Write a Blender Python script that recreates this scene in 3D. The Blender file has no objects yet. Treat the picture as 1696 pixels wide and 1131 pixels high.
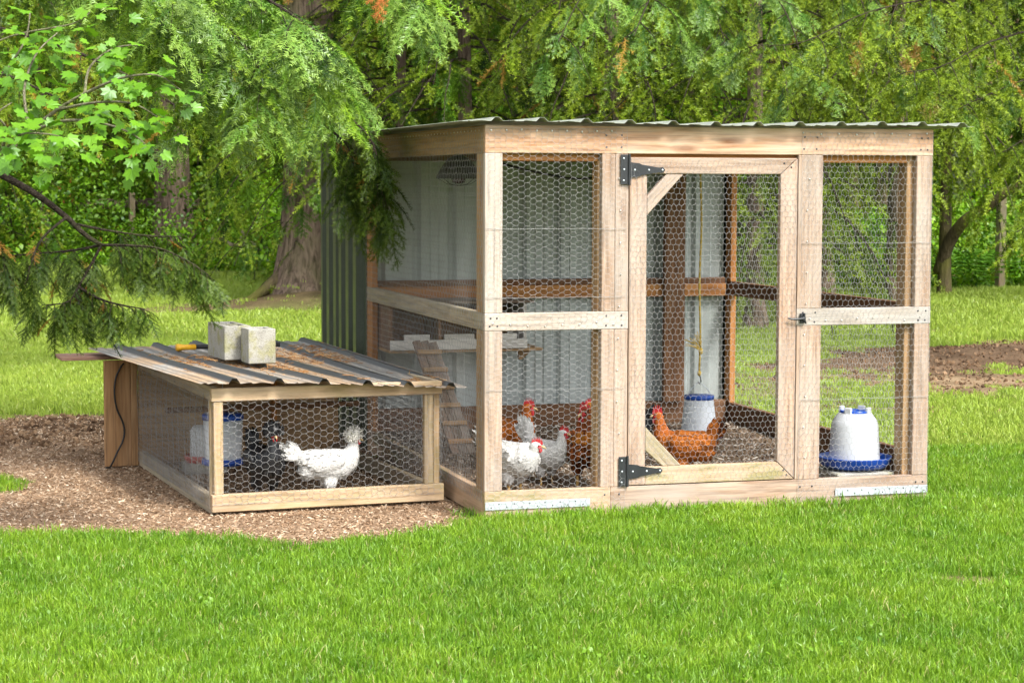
import bpy, bmesh, math, random
import numpy as np
from mathutils import Vector, Matrix, Euler

R = math.radians
random.seed(11)
rng = np.random.default_rng(7)
scene = bpy.context.scene
COL = scene.collection

# ------------------------------------------------------------------ camera
F_PX, CAM = 3429.2, Vector((-2.707, -9.8296, 1.6651))
YAW, PITCH, ROLL = 0.2819, -0.0762, 0.0027
FW = Vector((math.sin(YAW) * math.cos(PITCH), math.cos(YAW) * math.cos(PITCH), math.sin(PITCH)))
RT0 = Vector((math.cos(YAW), -math.sin(YAW), 0))
UP0 = RT0.cross(FW)
RT = RT0 * math.cos(ROLL) + UP0 * math.sin(ROLL)
UPV = -RT0 * math.sin(ROLL) + UP0 * math.cos(ROLL)
cam_data = bpy.data.cameras.new('camera')
cam = bpy.data.objects.new('camera', cam_data)
COL.objects.link(cam)
m = Matrix((RT, UPV, -FW)).transposed().to_4x4()
m.translation = CAM
cam.matrix_world = m
cam_data.sensor_width = 36
cam_data.lens = F_PX / 1696 * 36
cam_data.clip_start = 0.1
cam_data.clip_end = 2000
cam_data.dof.use_dof = True
cam_data.dof.focus_distance = 10.7
cam_data.dof.aperture_fstop = 10
scene.camera = cam

# ------------------------------------------------------------------ light
SUN_EL, SUN_AZ = R(50), R(158)          # azimuth measured from +Y clockwise (behind the camera, to its right)
world = bpy.data.worlds.new('World')
scene.world = world
world.use_nodes = True
wn = world.node_tree
wn.nodes.clear()
sky = wn.nodes.new('ShaderNodeTexSky')
sky.sky_type = 'NISHITA'
sky.sun_disc = False
sky.sun_elevation = SUN_EL
sky.sun_rotation = SUN_AZ
sky.dust_density = 4.0
sky.air_density = 1.0
hsv = wn.nodes.new('ShaderNodeHueSaturation')     # overcast: a nearly grey sky
hsv.inputs['Saturation'].default_value = 0.25
bg = wn.nodes.new('ShaderNodeBackground')
bg.inputs['Strength'].default_value = 0.13
wo = wn.nodes.new('ShaderNodeOutputWorld')
wn.links.new(sky.outputs[0], hsv.inputs['Color'])
wn.links.new(hsv.outputs[0], bg.inputs[0])
wn.links.new(bg.outputs[0], wo.inputs[0])
sd = bpy.data.lights.new('sun', 'SUN')
sd.energy = 1.5
sd.angle = R(10)
sd.color = (1.0, 0.96, 0.88)
sun = bpy.data.objects.new('sun', sd)
COL.objects.link(sun)
sdir = Vector((math.sin(SUN_AZ) * math.cos(SUN_EL), math.cos(SUN_AZ) * math.cos(SUN_EL), math.sin(SUN_EL)))
sun.rotation_euler = sdir.to_track_quat('Z', 'Y').to_euler()
sun.location = (0, 0, 30)
scene.view_settings.view_transform = 'Standard'
scene.view_settings.look = 'None'
scene.view_settings.gamma = 1
scene.view_settings.use_curve_mapping = False
scene.view_settings.exposure = 1.55
scene.render.engine = 'CYCLES'
cy = scene.cycles
cy.max_bounces = 4
cy.diffuse_bounces = 2
cy.glossy_bounces = 2
cy.transmission_bounces = 3
cy.transparent_max_bounces = 4
cy.sample_clamp_indirect = 6
cy.use_denoising = True
cy.adaptive_threshold = 0.02
cy.caustics_reflective = False
cy.caustics_refractive = False


# ------------------------------------------------------------------ helpers
def at(px, py, t):
    """world point at depth t (metres along the view axis) for a spot measured in the photograph"""
    return CAM + (FW + RT * ((px - 848) / F_PX) - UPV * ((py - 565.5) / F_PX)) * t


def ground_at(px, t):
    p = at(px, 565.5, t)
    return Vector((p.x, p.y, 0))


def depth_of(x, y):
    return (x - CAM.x) * math.sin(YAW) + (y - CAM.y) * math.cos(YAW)


class MB:
    def __init__(s):
        s.v, s.f = [], []

    def add(s, v, f):
        b = len(s.v)
        s.v += [tuple(p) for p in v]
        s.f += [tuple(i + b for i in q) for q in f]
        return s

    def box(s, a, b, c=0.0):
        """axis-aligned box from a to b, with chamfer c"""
        x0, y0, z0 = a
        x1, y1, z1 = b
        if c <= 0:
            v = [(x, y, z) for x in (x0, x1) for y in (y0, y1) for z in (z0, z1)]
            f = [(0, 1, 3, 2), (4, 6, 7, 5), (0, 4, 5, 1), (2, 3, 7, 6), (0, 2, 6, 4), (1, 5, 7, 3)]
            return s.add(v, f)
        bm = bmesh.new()
        bmesh.ops.create_cube(bm, size=1)
        for q in bm.verts:
            q.co = Vector(((x0 + x1) / 2 + q.co.x * (x1 - x0), (y0 + y1) / 2 + q.co.y * (y1 - y0), (z0 + z1) / 2 + q.co.z * (z1 - z0)))
        bmesh.ops.bevel(bm, geom=bm.edges[:], offset=c, segments=1, affect='EDGES')
        bm.verts.index_update()
        s.add([q.co[:] for q in bm.verts], [[q.index for q in g.verts] for g in bm.faces])
        bm.free()
        return s

    def tube(s, pts, rad, n=6, cap=True):
        pts = [Vector(p) for p in pts]
        if not hasattr(rad, '__len__'):
            rad = [rad] * len(pts)
        u = None
        b = len(s.v)
        for i, p in enumerate(pts):
            t = (pts[min(i + 1, len(pts) - 1)] - pts[max(i - 1, 0)])
            t = t.normalized() if t.length > 1e-9 else Vector((0, 0, 1))
            if u is None:
                u = t.orthogonal().normalized()
            else:
                u = (u - t * u.dot(t))
                u = u.normalized() if u.length > 1e-6 else t.orthogonal().normalized()
            w = t.cross(u)
            for k in range(n):
                a = 2 * math.pi * k / n
                s.v.append(tuple(p + (u * math.cos(a) + w * math.sin(a)) * rad[i]))
        for i in range(len(pts) - 1):
            for k in range(n):
                k2 = (k + 1) % n
                s.f.append((b + i * n + k, b + i * n + k2, b + (i + 1) * n + k2, b + (i + 1) * n + k))
        if cap:
            s.f.append(tuple(b + k for k in range(n))[::-1])
            s.f.append(tuple(b + (len(pts) - 1) * n + k for k in range(n)))
        return s

    def lathe(s, prof, n=28, c=(0, 0, 0)):
        b = len(s.v)
        for r, z in prof:
            for k in range(n):
                a = 2 * math.pi * k / n
                s.v.append((c[0] + r * math.cos(a), c[1] + r * math.sin(a), c[2] + z))
        for i in range(len(prof) - 1):
            for k in range(n):
                k2 = (k + 1) % n
                s.f.append((b + i * n + k, b + i * n + k2, b + (i + 1) * n + k2, b + (i + 1) * n + k))
        return s

    def ell(s, c, r, rot=(0, 0, 0), nu=12, nv=8):
        M = Euler(rot).to_matrix()
        b = len(s.v)
        for j in range(nv + 1):
            th = math.pi * j / nv
            for k in range(nu):
                a = 2 * math.pi * k / nu
                q = Vector((r[0] * math.sin(th) * math.cos(a), r[1] * math.sin(th) * math.sin(a), r[2] * math.cos(th)))
                s.v.append(tuple(Vector(c) + M @ q))
        for j in range(nv):
            for k in range(nu):
                k2 = (k + 1) % nu
                s.f.append((b + j * nu + k, b + (j + 1) * nu + k, b + (j + 1) * nu + k2, b + j * nu + k2))
        return s

    def prism(s, poly, y0, y1):
        """polygon in XZ, extruded from y0 to y1"""
        n = len(poly)
        v = [(x, y0, z) for x, z in poly] + [(x, y1, z) for x, z in poly]
        f = [tuple(range(n)), tuple(range(2 * n - 1, n - 1, -1))]
        f += [(i, i + n, (i + 1) % n + n, (i + 1) % n) for i in range(n)]
        return s.add(v, f)

    def mesh(s, name='m', smooth=False):
        me = bpy.data.meshes.new(name)
        me.from_pydata(s.v, [], s.f)
        me.validate()
        if smooth:
            me.polygons.foreach_set('use_smooth', [True] * len(me.polygons))
        me.update()
        return me

    def obj(s, name, mat=None, parent=None, smooth=False, loc=None, fix=True):
        me = s.mesh(name, smooth)
        if fix:
            bm = bmesh.new()
            bm.from_mesh(me)
            bmesh.ops.recalc_face_normals(bm, faces=bm.faces)
            bm.to_mesh(me)
            bm.free()
        return link(name, me, mat, parent, loc)


def link(name, data, mat=None, parent=None, loc=None, rot=None):
    o = bpy.data.objects.new(name, data)
    COL.objects.link(o)
    if mat is not None and data is not None:
        data.materials.clear()
        data.materials.append(mat)
    if parent is not None:
        o.parent = parent
    if loc is not None:
        o.location = loc
    if rot is not None:
        o.rotation_euler = rot
    return o


def tag(o, label=None, cat=None, group=None, kind=None):
    if label:
        o['label'] = label
    if cat:
        o['category'] = cat
    if group:
        o['group'] = group
    if kind:
        o['kind'] = kind
    return o


def thing(name, label, cat, loc=(0, 0, 0), rz=0.0, group=None):
    o = bpy.data.objects.new(name, None)
    COL.objects.link(o)
    o.empty_display_size = 0.1
    o.location = loc
    o.rotation_euler = (0, 0, rz)
    return tag(o, label, cat, group)


def frame_euler(x_axis, z_hint):
    x = Vector(x_axis).normalized()
    z = Vector(z_hint)
    z = z - x * z.dot(x)
    if z.length < 1e-5:
        z = x.orthogonal()
    z.normalize()
    y = z.cross(x)
    return Matrix((x, y, z)).transposed().to_euler()


def board(name, parent, p0, p1, w, t, mat, wdir=(0, 0, 1), ch=0.003):
    """a sawn board between the centres of its two ends: width w along wdir, thickness t; grain runs along local X"""
    p0, p1 = Vector(p0), Vector(p1)
    x = (p1 - p0).normalized()
    y = Vector(wdir)
    y = (y - x * y.dot(x)).normalized()
    z = x.cross(y)
    L = (p1 - p0).length
    b = MB().box((-L / 2, -w / 2, -t / 2), (L / 2, w / 2, t / 2), ch)
    o = b.obj(name, mat, parent, fix=False)
    M = Matrix((x, y, z)).transposed().to_4x4()
    M.translation = (p0 + p1) / 2
    o.matrix_local = M
    return o


def bbox_board(name, parent, a, b, axis, mat, ch=0.003):
    """a board filling the axis-aligned box a..b with its grain along axis (0, 1 or 2)"""
    a, b = Vector(a), Vector(b)
    c, d = (a + b) / 2, b - a
    p0, p1 = c.copy(), c.copy()
    p0[axis] = a[axis]
    p1[axis] = b[axis]
    oth = [i for i in range(3) if i != axis]
    if d[oth[0]] >= d[oth[1]]:
        wi, ti = oth
    else:
        ti, wi = oth
    wd = Vector((0, 0, 0))
    wd[wi] = 1
    return board(name, parent, p0, p1, d[wi], d[ti], mat, wd, ch)


def vnoise(x, y, s, seed=0):
    """value noise on numpy arrays, 0..1"""
    r = np.random.default_rng(seed)
    T = r.random((256, 256))
    x, y = np.asarray(x) / s + 1000.3, np.asarray(y) / s + 1000.7
    i, j = np.floor(x).astype(int), np.floor(y).astype(int)
    fx, fy = x - i, y - j
    fx, fy = fx * fx * (3 - 2 * fx), fy * fy * (3 - 2 * fy)
    g = lambda a, b: T[a % 256, b % 256]
    return (g(i, j) * (1 - fx) + g(i + 1, j) * fx) * (1 - fy) + (g(i, j + 1) * (1 - fx) + g(i + 1, j + 1) * fx) * fy


def fbm(x, y, s, seed=0, o=3):
    v, a, n = 0, 1, 0
    for k in range(o):
        v = v + a * vnoise(x, y, s / 2 ** k, seed + k)
        n += a
        a *= .55
    return v / n


def sm(a, b, x):
    t = np.clip((x - a) / (b - a), 0, 1)
    return t * t * (3 - 2 * t)


# ------------------------------------------------------------------ materials
class NT:
    def __init__(s, name):
        s.m = bpy.data.materials.new(name)
        s.m.use_nodes = True
        s.t = s.m.node_tree
        s.t.nodes.clear()
        s.out = s.n('ShaderNodeOutputMaterial')

    def n(s, typ, **kw):
        q = s.t.nodes.new(typ)
        for k, v in kw.items():
            setattr(q, k, v)
        return q

    def l(s, a, b):
        s.t.links.new(a, b)

    def val(s, sock, v):
        if hasattr(v, 'links') or isinstance(v, bpy.types.NodeSocket):
            s.l(v, sock)
        else:
            sock.default_value = v if not isinstance(v, tuple) or len(v) != 3 or sock.type != 'RGBA' else (*v, 1)

    def mapping(s, scale, coord='Object', rand=True):
        tc = s.n('ShaderNodeTexCoord')
        mp = s.n('ShaderNodeMapping')
        mp.inputs['Scale'].default_value = scale
        s.l(tc.outputs[coord], mp.inputs['Vector'])
        if rand:
            oi = s.n('ShaderNodeObjectInfo')
            mu = s.n('ShaderNodeVectorMath', operation='SCALE')
            mu.inputs[0].default_value = (37.0, 61.0, 23.0)
            s.l(oi.outputs['Random'], mu.inputs['Scale'])
            s.l(mu.outputs[0], mp.inputs['Location'])
        return mp.outputs[0]

    def noise(s, vec, scale, detail=4, rough=.55, dist=0.0):
        q = s.n('ShaderNodeTexNoise')
        q.inputs['Scale'].default_value = scale
        q.inputs['Detail'].default_value = detail
        q.inputs['Roughness'].default_value = rough
        q.inputs['Distortion'].default_value = dist
        if vec is not None:
            s.l(vec, q.inputs['Vector'])
        return q.outputs['Fac']

    def ramp(s, fac, stops, interp='LINEAR'):
        q = s.n('ShaderNodeValToRGB')
        q.color_ramp.interpolation = interp
        e = q.color_ramp.elements
        while len(e) < len(stops):
            e.new(.5)
        for i, (p, c) in enumerate(stops):
            e[i].position = p
            e[i].color = (*c, 1) if hasattr(c, '__len__') else (c, c, c, 1)
        s.l(fac, q.inputs[0])
        return q.outputs[0]

    def mix(s, fac, a, b, mode='MIX'):
        q = s.n('ShaderNodeMix', data_type='RGBA', blend_type=mode)
        s.val(q.inputs[0], fac)
        s.val(q.inputs[6], a)
        s.val(q.inputs[7], b)
        return q.outputs[2]

    def math(s, op, a, b=0.0):
        q = s.n('ShaderNodeMath', operation=op)
        s.val(q.inputs[0], a)
        s.val(q.inputs[1], b)
        return q.outputs[0]

    def attr(s, name, out='Color'):
        q = s.n('ShaderNodeAttribute')
        q.attribute_name = name
        return q.outputs[out]

    def bump(s, h, strength=.3, dist=.01):
        q = s.n('ShaderNodeBump')
        q.inputs['Strength'].default_value = strength
        q.inputs['Distance'].default_value = dist
        s.l(h, q.inputs['Height'])
        return q.outputs[0]

    def bsdf(s, color, rough=.7, metal=0.0, spec=.5, normal=None, **kw):
        q = s.n('ShaderNodeBsdfPrincipled')
        s.val(q.inputs['Base Color'], color)
        s.val(q.inputs['Roughness'], rough)
        s.val(q.inputs['Metallic'], metal)
        q.inputs['Specular IOR Level'].default_value = spec
        if normal is not None:
            s.l(normal, q.inputs['Normal'])
        for k, v in kw.items():
            s.val(q.inputs[k], v)
        s.l(q.outputs[0], s.out.inputs['Surface'])
        return q

    def leafy(s, color, trans=.35, gloss=.06, rough=.45):
        """thin leaf: diffuse both sides, some light through, a little sheen"""
        d = s.n('ShaderNodeBsdfDiffuse')
        t = s.n('ShaderNodeBsdfTranslucent')
        g = s.n('ShaderNodeBsdfGlossy')
        g.inputs['Roughness'].default_value = rough
        g.inputs['Color'].default_value = (.9, .95, 1, 1)
        s.l(color, d.inputs['Color'])
        s.l(color, t.inputs['Color'])
        a = s.n('ShaderNodeMixShader')
        a.inputs[0].default_value = trans
        s.l(d.outputs[0], a.inputs[1])
        s.l(t.outputs[0], a.inputs[2])
        b = s.n('ShaderNodeMixShader')
        b.inputs[0].default_value = gloss
        s.l(a.outputs[0], b.inputs[1])
        s.l(g.outputs[0], b.inputs[2])
        s.l(b.outputs[0], s.out.inputs['Surface'])


def wood(name, light, dark, grey=.25, greyc=(.42, .39, .35), moss=0.0, rough=.8, knots=.6, grain=1.0):
    t = NT(name)
    v = t.mapping((1.1, 11, 11))
    a = t.noise(v, 2.2, 5, .6, .9)
    col = t.ramp(a, [(.28, dark), (.5, tuple((l + d) / 2 for l, d in zip(light, dark))), (.68, light)])
    v2 = t.mapping((2.0, 46, 46))
    g = t.noise(v2, 1.6, 4, .6, .3)
    gl = t.ramp(g, [(.32, 1 - .45 * grain), (.55, 1.0)])
    col = t.mix(1.0, col, gl, 'MULTIPLY')
    # knots
    vk = t.mapping((2.1, 8.5, 8.5))
    vo = t.n('ShaderNodeTexVoronoi')
    vo.inputs['Scale'].default_value = 1.0
    t.l(vk, vo.inputs['Vector'])
    kn = t.ramp(vo.outputs['Distance'], [(.06, 1.0), (.2, 0.0)])
    col = t.mix(t.math('MULTIPLY', kn, knots), col, (.20, .085, .035))
    # weathering
    vw = t.mapping((1.4, 5, 5))
    w = t.noise(vw, 1.3, 4, .6)
    wf = t.ramp(w, [(.38, 0.0), (.66, 1.0)])
    col = t.mix(t.math('MULTIPLY', wf, grey), col, greyc)
    if moss > 0:
        vm = t.mapping((3, 9, 9))
        mf = t.ramp(t.noise(vm, 1.4, 5, .65), [(.5, 0.0), (.62, 1.0)])
        col = t.mix(t.math('MULTIPLY', mf, moss), col, (.20, .22, .055))
    # per-board tint
    oi = t.n('ShaderNodeObjectInfo')
    tint = t.ramp(oi.outputs['Random'], [(0, (.86, .84, .82)), (.5, (1, 1, 1)), (1, (1.0, .93, .88))])
    col = t.mix(1.0, col, tint, 'MULTIPLY')
    t.bsdf(col, rough, spec=.25, normal=t.bump(g, .35, .004))
    return t.m


def plain(name, c, rough=.6, metal=0.0, spec=.5, var=.12, scale=8, bump=.0):
    t = NT(name)
    v = t.mapping((1, 1, 1))
    n = t.noise(v, scale, 5, .6)
    col = t.mix(1.0, c, t.ramp(n, [(.3, 1 - var), (.7, 1.0)]), 'MULTIPLY')
    nm = t.bump(n, bump, .01) if bump > 0 else None
    rr = t.ramp(n, [(.3, max(rough - .08, .03)), (.7, min(rough + .08, 1))])
    t.bsdf(col, rr, metal, spec, nm)
    return t.m


M = {}
M['front'] = wood('pine_front', (.57, .425, .325), (.37, .245, .165), .65, (.47, .42, .375), knots=.8, grain=1.0)
M['beam'] = wood('pine_beam', (.62, .45, .315), (.44, .23, .115), .35, (.55, .485, .42), knots=.85, grain=.9)
M['mossy'] = wood('pine_mossy', (.60, .44, .30), (.46, .30, .18), .3, (.5, .44, .36), moss=.55, grain=.6)
M['grey'] = wood('weathered_pine', (.50, .41, .29), (.34, .26, .17), .6, (.42, .38, .30), moss=.2, grain=1.0)
M['silver'] = wood('silvered_pine', (.57, .52, .46), (.42, .36, .30), .7, (.53, .52, .51), knots=.4, grain=.9)
M['side'] = wood('side_pine', (.52, .34, .18), (.36, .21, .10), .25, (.42, .36, .26), grain=.9)
M['orange'] = wood('orange_pine', (.56, .27, .09), (.40, .16, .05), .08, (.4, .3, .2), grain=.6)
M['brown'] = wood('brown_board', (.27, .145, .075), (.15, .075, .04), .2, (.16, .12, .09), grain=.8)
M['pen'] = wood('pen_wood', (.60, .46, .30), (.42, .29, .17), .35, (.5, .44, .34), moss=.25, grain=.8)
M['ply'] = wood('plywood', (.46, .28, .14), (.33, .18, .08), .25, (.36, .27, .18), knots=.8, grain=1.0)
M['plank'] = wood('reddish_plank', (.36, .21, .15), (.25, .14, .10), .4, (.36, .28, .24), knots=.2, grain=.9)
M['ramp'] = wood('ramp_board', (.34, .25, .19), (.20, .14, .10), .5, (.25, .22, .19), grain=1.0)
M['white_box'] = wood('white_board', (.74, .72, .68), (.60, .57, .52), .4, (.66, .64, .6), knots=.1, grain=.5)
M['post_far'] = wood('old_post', (.34, .28, .18), (.22, .17, .10), .5, (.3, .28, .2), moss=.4)
M['wire'] = plain('galvanised_wire', (.37, .37, .365), .5, .1, .5, .35, 12)
M['black_iron'] = plain('black_iron', (.030, .033, .037), .42, .2, .5, .2, 20)
M['steel'] = plain('galvanised_strap', (.55, .60, .64), .42, .35, .5, .12, 25)
M['nail'] = plain('nail_head', (.75, .74, .70), .35, .5)
M['hole'] = plain('hole_dark', (.05, .05, .055), .8)
M['rubber'] = plain('black_rubber', (.012, .012, .013), .5)
M['white_plastic'] = plain('white_plastic', (.54, .56, .59), .38, 0, .5, .05, 4)
M['milky'] = plain('milky_plastic', (.66, .70, .74), .35, 0, .5, .06, 4)
M['blue'] = plain('blue_plastic', (.010, .075, .42), .32, 0, .5, .1, 6)
M['red_plastic'] = plain('red_plastic', (.50, .03, .02), .4)
M['yellow'] = plain('yellow_plastic', (.78, .42, .02), .4)
M['rope'] = plain('yellow_rope', (.78, .55, .12), .8, 0, .2, .3, 60)
M['brass'] = plain('lamp_enamel', (.05, .045, .04), .35, .3)
M['comb'] = plain('comb_skin', (.55, .035, .04), .55, 0, .4, .3, 60)
M['beak'] = plain('beak_horn', (.62, .45, .22), .45)
M['leg_yellow'] = plain('shank_skin', (.55, .33, .10), .6, 0, .3, .3, 80)
M['leg_grey'] = plain('shank_grey', (.22, .23, .24), .6, 0, .3, .3, 80)
M['eye'] = plain('eye', (.02, .012, .008), .1)


def metal_sheet(name, c, rough, spec=.5, dirt=None, dirt_amt=0.0, stretch=(1, 1, 1), met=0.0, fine_amt=1.0):
    t = NT(name)
    v = t.mapping(stretch)
    n = t.noise(v, 6, 6, .6)
    col = t.mix(1.0, c, t.ramp(n, [(.3, .78), (.7, 1.0)]), 'MULTIPLY')
    if dirt:
        d = t.noise(t.mapping((2.2, .9, 1)), 1.6, 6, .68, .4)
        df = t.ramp(d, [(.44, 0.0), (.62, 1.0)])
        col = t.mix(t.math('MULTIPLY', df, dirt_amt), col, dirt)
    fine = t.noise(t.mapping((18, 1.5, 18)), 6, 4, .6)
    col = t.mix(fine_amt, col, t.mix(1.0, col, t.ramp(fine, [(.35, .82), (.65, 1.08)]), 'MULTIPLY'))
    t.bsdf(col, t.ramp(n, [(.3, rough), (.7, min(1, rough + .2))]), met, spec, t.bump(n, .08, .01))
    return t.m


M['roof'] = metal_sheet('green_grey_roof', (.40, .43, .36), .45)
M['inner_wall'] = metal_sheet('inner_wall_steel', (.50, .55, .54), .36, fine_amt=0.0)
M['green_wall'] = metal_sheet('dark_green_steel', (.065, .085, .055), .28)


def pen_roof_mat():
    t = NT('weathered_black_roof')
    rib = t.attr('rib', 'Fac')
    n = t.noise(t.mapping((5, 1.1, 5)), 3, 6, .65)
    dust = t.ramp(n, [(.3, (.24, .23, .215)), (.7, (.47, .45, .42))])
    d = t.noise(t.mapping((2.2, .9, 1)), 1.6, 6, .68, .4)
    dust = t.mix(t.math('MULTIPLY', t.ramp(d, [(.42, 0.0), (.58, 1.0)]), .85), dust, (.46, .31, .18))
    fine = t.noise(t.mapping((30, 2.0, 30)), 6, 4, .6)
    dust = t.mix(1.0, dust, t.ramp(fine, [(.35, .75), (.65, 1.1)]), 'MULTIPLY')
    rf_ = t.ramp(t.math('ADD', rib, t.math('MULTIPLY', n, .3)), [(.22, 0.0), (.5, 1.0)])
    col = t.mix(rf_, dust, (.030, .033, .036))
    t.bsdf(col, t.ramp(rf_, [(0, .75), (1, .38)]), 0, .5, t.bump(n, .1, .01))
    return t.m


M['pen_roof'] = pen_roof_mat()


def concrete(name):
    t = NT(name)
    v = t.mapping((1, 1, 1))
    n = t.noise(v, 5, 6, .65)
    col = t.ramp(n, [(.3, (.30, .29, .26)), (.7, (.50, .49, .44))])
    mo = t.ramp(t.noise(v, 9, 5, .7), [(.48, 0.0), (.62, 1.0)])
    col = t.mix(t.math('MULTIPLY', mo, .6), col, (.30, .29, .09))
    f = t.noise(v, 160, 3, .7)
    col = t.mix(1.0, col, t.ramp(f, [(.3, .7), (.6, 1.05)]), 'MULTIPLY')
    vo = t.n('ShaderNodeTexVoronoi')
    vo.inputs['Scale'].default_value = 95
    t.l(v, vo.inputs['Vector'])
    pit = t.ramp(vo.outputs['Distance'], [(.10, .35), (.28, 1.0)])
    col = t.mix(.7, col, t.mix(1.0, col, pit, 'MULTIPLY'))
    t.bsdf(col, .95, spec=.15, normal=t.bump(pit, .8, .004))
    return t.m


M['concrete'] = concrete('mossy_concrete')


def bark(name, a, b, moss=.3, mossc=(.10, .13, .03), scale=(9, 9, 1.6)):
    t = NT(name)
    v = t.mapping(scale)
    n = t.noise(v, 1.6, 6, .65, .8)
    col = t.ramp(n, [(.34, a), (.62, b)])
    mf = t.ramp(t.noise(t.mapping((1.3, 1.3, .8)), 1.6, 4, .6), [(.45, 0.0), (.65, 1.0)])
    col = t.mix(t.math('MULTIPLY', mf, moss), col, mossc)
    t.bsdf(col, .95, spec=.1, normal=t.bump(n, .9, .05))
    return t.m


M['bark'] = bark('fir_bark', (.060, .042, .032), (.24, .175, .135), .28)
M['bark_dark'] = bark('twig_bark', (.020, .015, .012), (.075, .058, .045), .25, scale=(25, 25, 25))
M['bark_moss'] = bark('mossy_bark', (.05, .04, .025), (.13, .10, .06), .85, (.13, .13, .03))
M['bark_maple'] = bark('maple_bark', (.16, .15, .09), (.30, .28, .19), .4, (.18, .22, .06), (20, 20, 20))
M['deadwood'] = bark('deadwood', (.12, .09, .06), (.34, .28, .2), .25)


def needle_mat(name, deep, mid, tip, orange=.0, gloss=.07, trans=.15):
    t = NT(name)
    oi = t.n('ShaderNodeObjectInfo')
    base = t.ramp(oi.outputs['Random'], [(0, deep), (.5, mid), (1, tuple(.6 * a + .4 * b for a, b in zip(mid, tip)))])
    tp = t.attr('tip', 'Fac')
    col = t.mix(tp, base, tip)
    if orange > 0:
        wv = t.n('ShaderNodeTexWhiteNoise', noise_dimensions='1D')
        t.l(oi.outputs['Random'], wv.inputs['W'])
        of = t.ramp(wv.outputs['Value'], [(1 - orange, 0.0), (1 - orange + .01, 1.0)])
        col = t.mix(t.math('MULTIPLY', of, .75), col, (.36, .16, .03))
    t.leafy(col, trans, gloss, .42)
    return t.m


M['needle_near'] = needle_mat('fir_needles_near', (.014, .055, .002), (.078, .200, .007), (.29, .44, .026), .012, .03, .14)
M['needle_blue'] = needle_mat('fir_needles_blue', (.018, .066, .005), (.095, .220, .018), (.31, .46, .070), .01, .05, .14)
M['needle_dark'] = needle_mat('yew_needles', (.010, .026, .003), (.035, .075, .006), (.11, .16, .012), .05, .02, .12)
M['needle_far'] = needle_mat('fir_needles_far', (.005, .022, .001), (.033, .100, .004), (.15, .28, .013), .02, .02, .12)
M['needle_olive'] = needle_mat('fir_needles_olive', (.010, .027, .001), (.080, .145, .006), (.31, .41, .024), .02, .02, .13)
M['leaf_bright'] = needle_mat('bright_leaves', (.060, .19, .004), (.15, .37, .008), (.32, .56, .018), .0, .03, .22)
M['leaf_mid'] = needle_mat('shrub_leaves', (.022, .085, .004), (.075, .20, .008), (.18, .33, .014), .02, .03, .2)
M['leaf_maple'] = needle_mat('maple_leaves', (.03, .13, .003), (.08, .24, .005), (.20, .40, .010), .0, .04, .32)
M['fern'] = needle_mat('fern_green', (.03, .13, .006), (.08, .24, .010), (.15, .34, .02), .0, .03, .2)


def grass_mat(name='grass_blades', k=1.0, far_sheen=0.0):
    t = NT(name)
    g = t.n('ShaderNodeNewGeometry')
    mp = t.n('ShaderNodeMapping')
    t.l(g.outputs['Position'], mp.inputs['Vector'])
    mp.inputs['Scale'].default_value = (1, 1, 0)
    n1 = t.noise(mp.outputs[0], 1.1, 4, .6)
    n2 = t.noise(mp.outputs[0], 5.0, 3, .6)
    base = t.ramp(n1, [(.32, (.055, .190, .006)), (.5, (.140, .335, .012)), (.68, (.300, .470, .028))])
    base = t.mix(.5, base, t.ramp(n2, [(.3, (.060, .20, .006)), (.7, (.29, .45, .022))]))
    tp = t.attr('tip', 'Fac')
    rb = t.attr('blade', 'Fac')
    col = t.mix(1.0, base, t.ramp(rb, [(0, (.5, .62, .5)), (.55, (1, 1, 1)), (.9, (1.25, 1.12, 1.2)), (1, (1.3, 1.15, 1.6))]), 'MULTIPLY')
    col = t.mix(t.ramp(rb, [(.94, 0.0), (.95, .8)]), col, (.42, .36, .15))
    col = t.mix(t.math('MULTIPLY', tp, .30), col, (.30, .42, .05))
    if far_sheen > 0:
        col = t.mix(far_sheen, col, (.50, .56, .11))  # grazing sheen of the distant lawn painted in as a paler blade colour
    t.leafy(col, .35, .03, .4)
    return t.m


M['grass'] = grass_mat()
M['grass_far_sheen'] = grass_mat('grass_blades_far', 1.0, .42)


def attr_mat(name, rough=.8, bump=.0, scale=120, trans=None, spec=.2):
    t = NT(name)
    c = t.attr('Col')
    n = t.noise(t.mapping((1, 1, 1)), scale, 3, .6)
    col = t.mix(1.0, c, t.ramp(n, [(.3, .72), (.65, 1.05)]), 'MULTIPLY')
    t.bsdf(col, rough, spec=spec, normal=t.bump(n, bump, .006) if bump else None)
    return t.m


M['feather'] = attr_mat('feathers', .75, .5, 90)
M['feather_gloss'] = attr_mat('black_feathers', .42, .5, 90, spec=.5)


def ground_mat():
    t = NT('ground_soil')
    g = t.n('ShaderNodeNewGeometry')
    pos = g.outputs['Position']
    dirt = t.attr('dirt', 'Fac')
    kind = t.attr('dark', 'Fac')
    n = t.noise(pos, 3.0, 6, .65)
    f = t.noise(pos, 45, 5, .7)
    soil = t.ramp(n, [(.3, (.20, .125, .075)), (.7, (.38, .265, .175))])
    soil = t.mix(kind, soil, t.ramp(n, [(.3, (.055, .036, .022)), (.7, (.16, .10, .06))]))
    soil = t.mix(1.0, soil, t.ramp(f, [(.3, .55), (.65, 1.15)]), 'MULTIPLY')
    sod = t.ramp(n, [(.3, (.06, .12, .012)), (.7, (.17, .22, .035))])
    sod = t.mix(1.0, sod, t.ramp(f, [(.3, .6), (.65, 1.1)]), 'MULTIPLY')
    col = t.mix(dirt, sod, soil)
    t.bsdf(col, .95, spec=.1, normal=t.bump(f, .8, .02))
    return t.m


M['ground'] = ground_mat()


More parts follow.
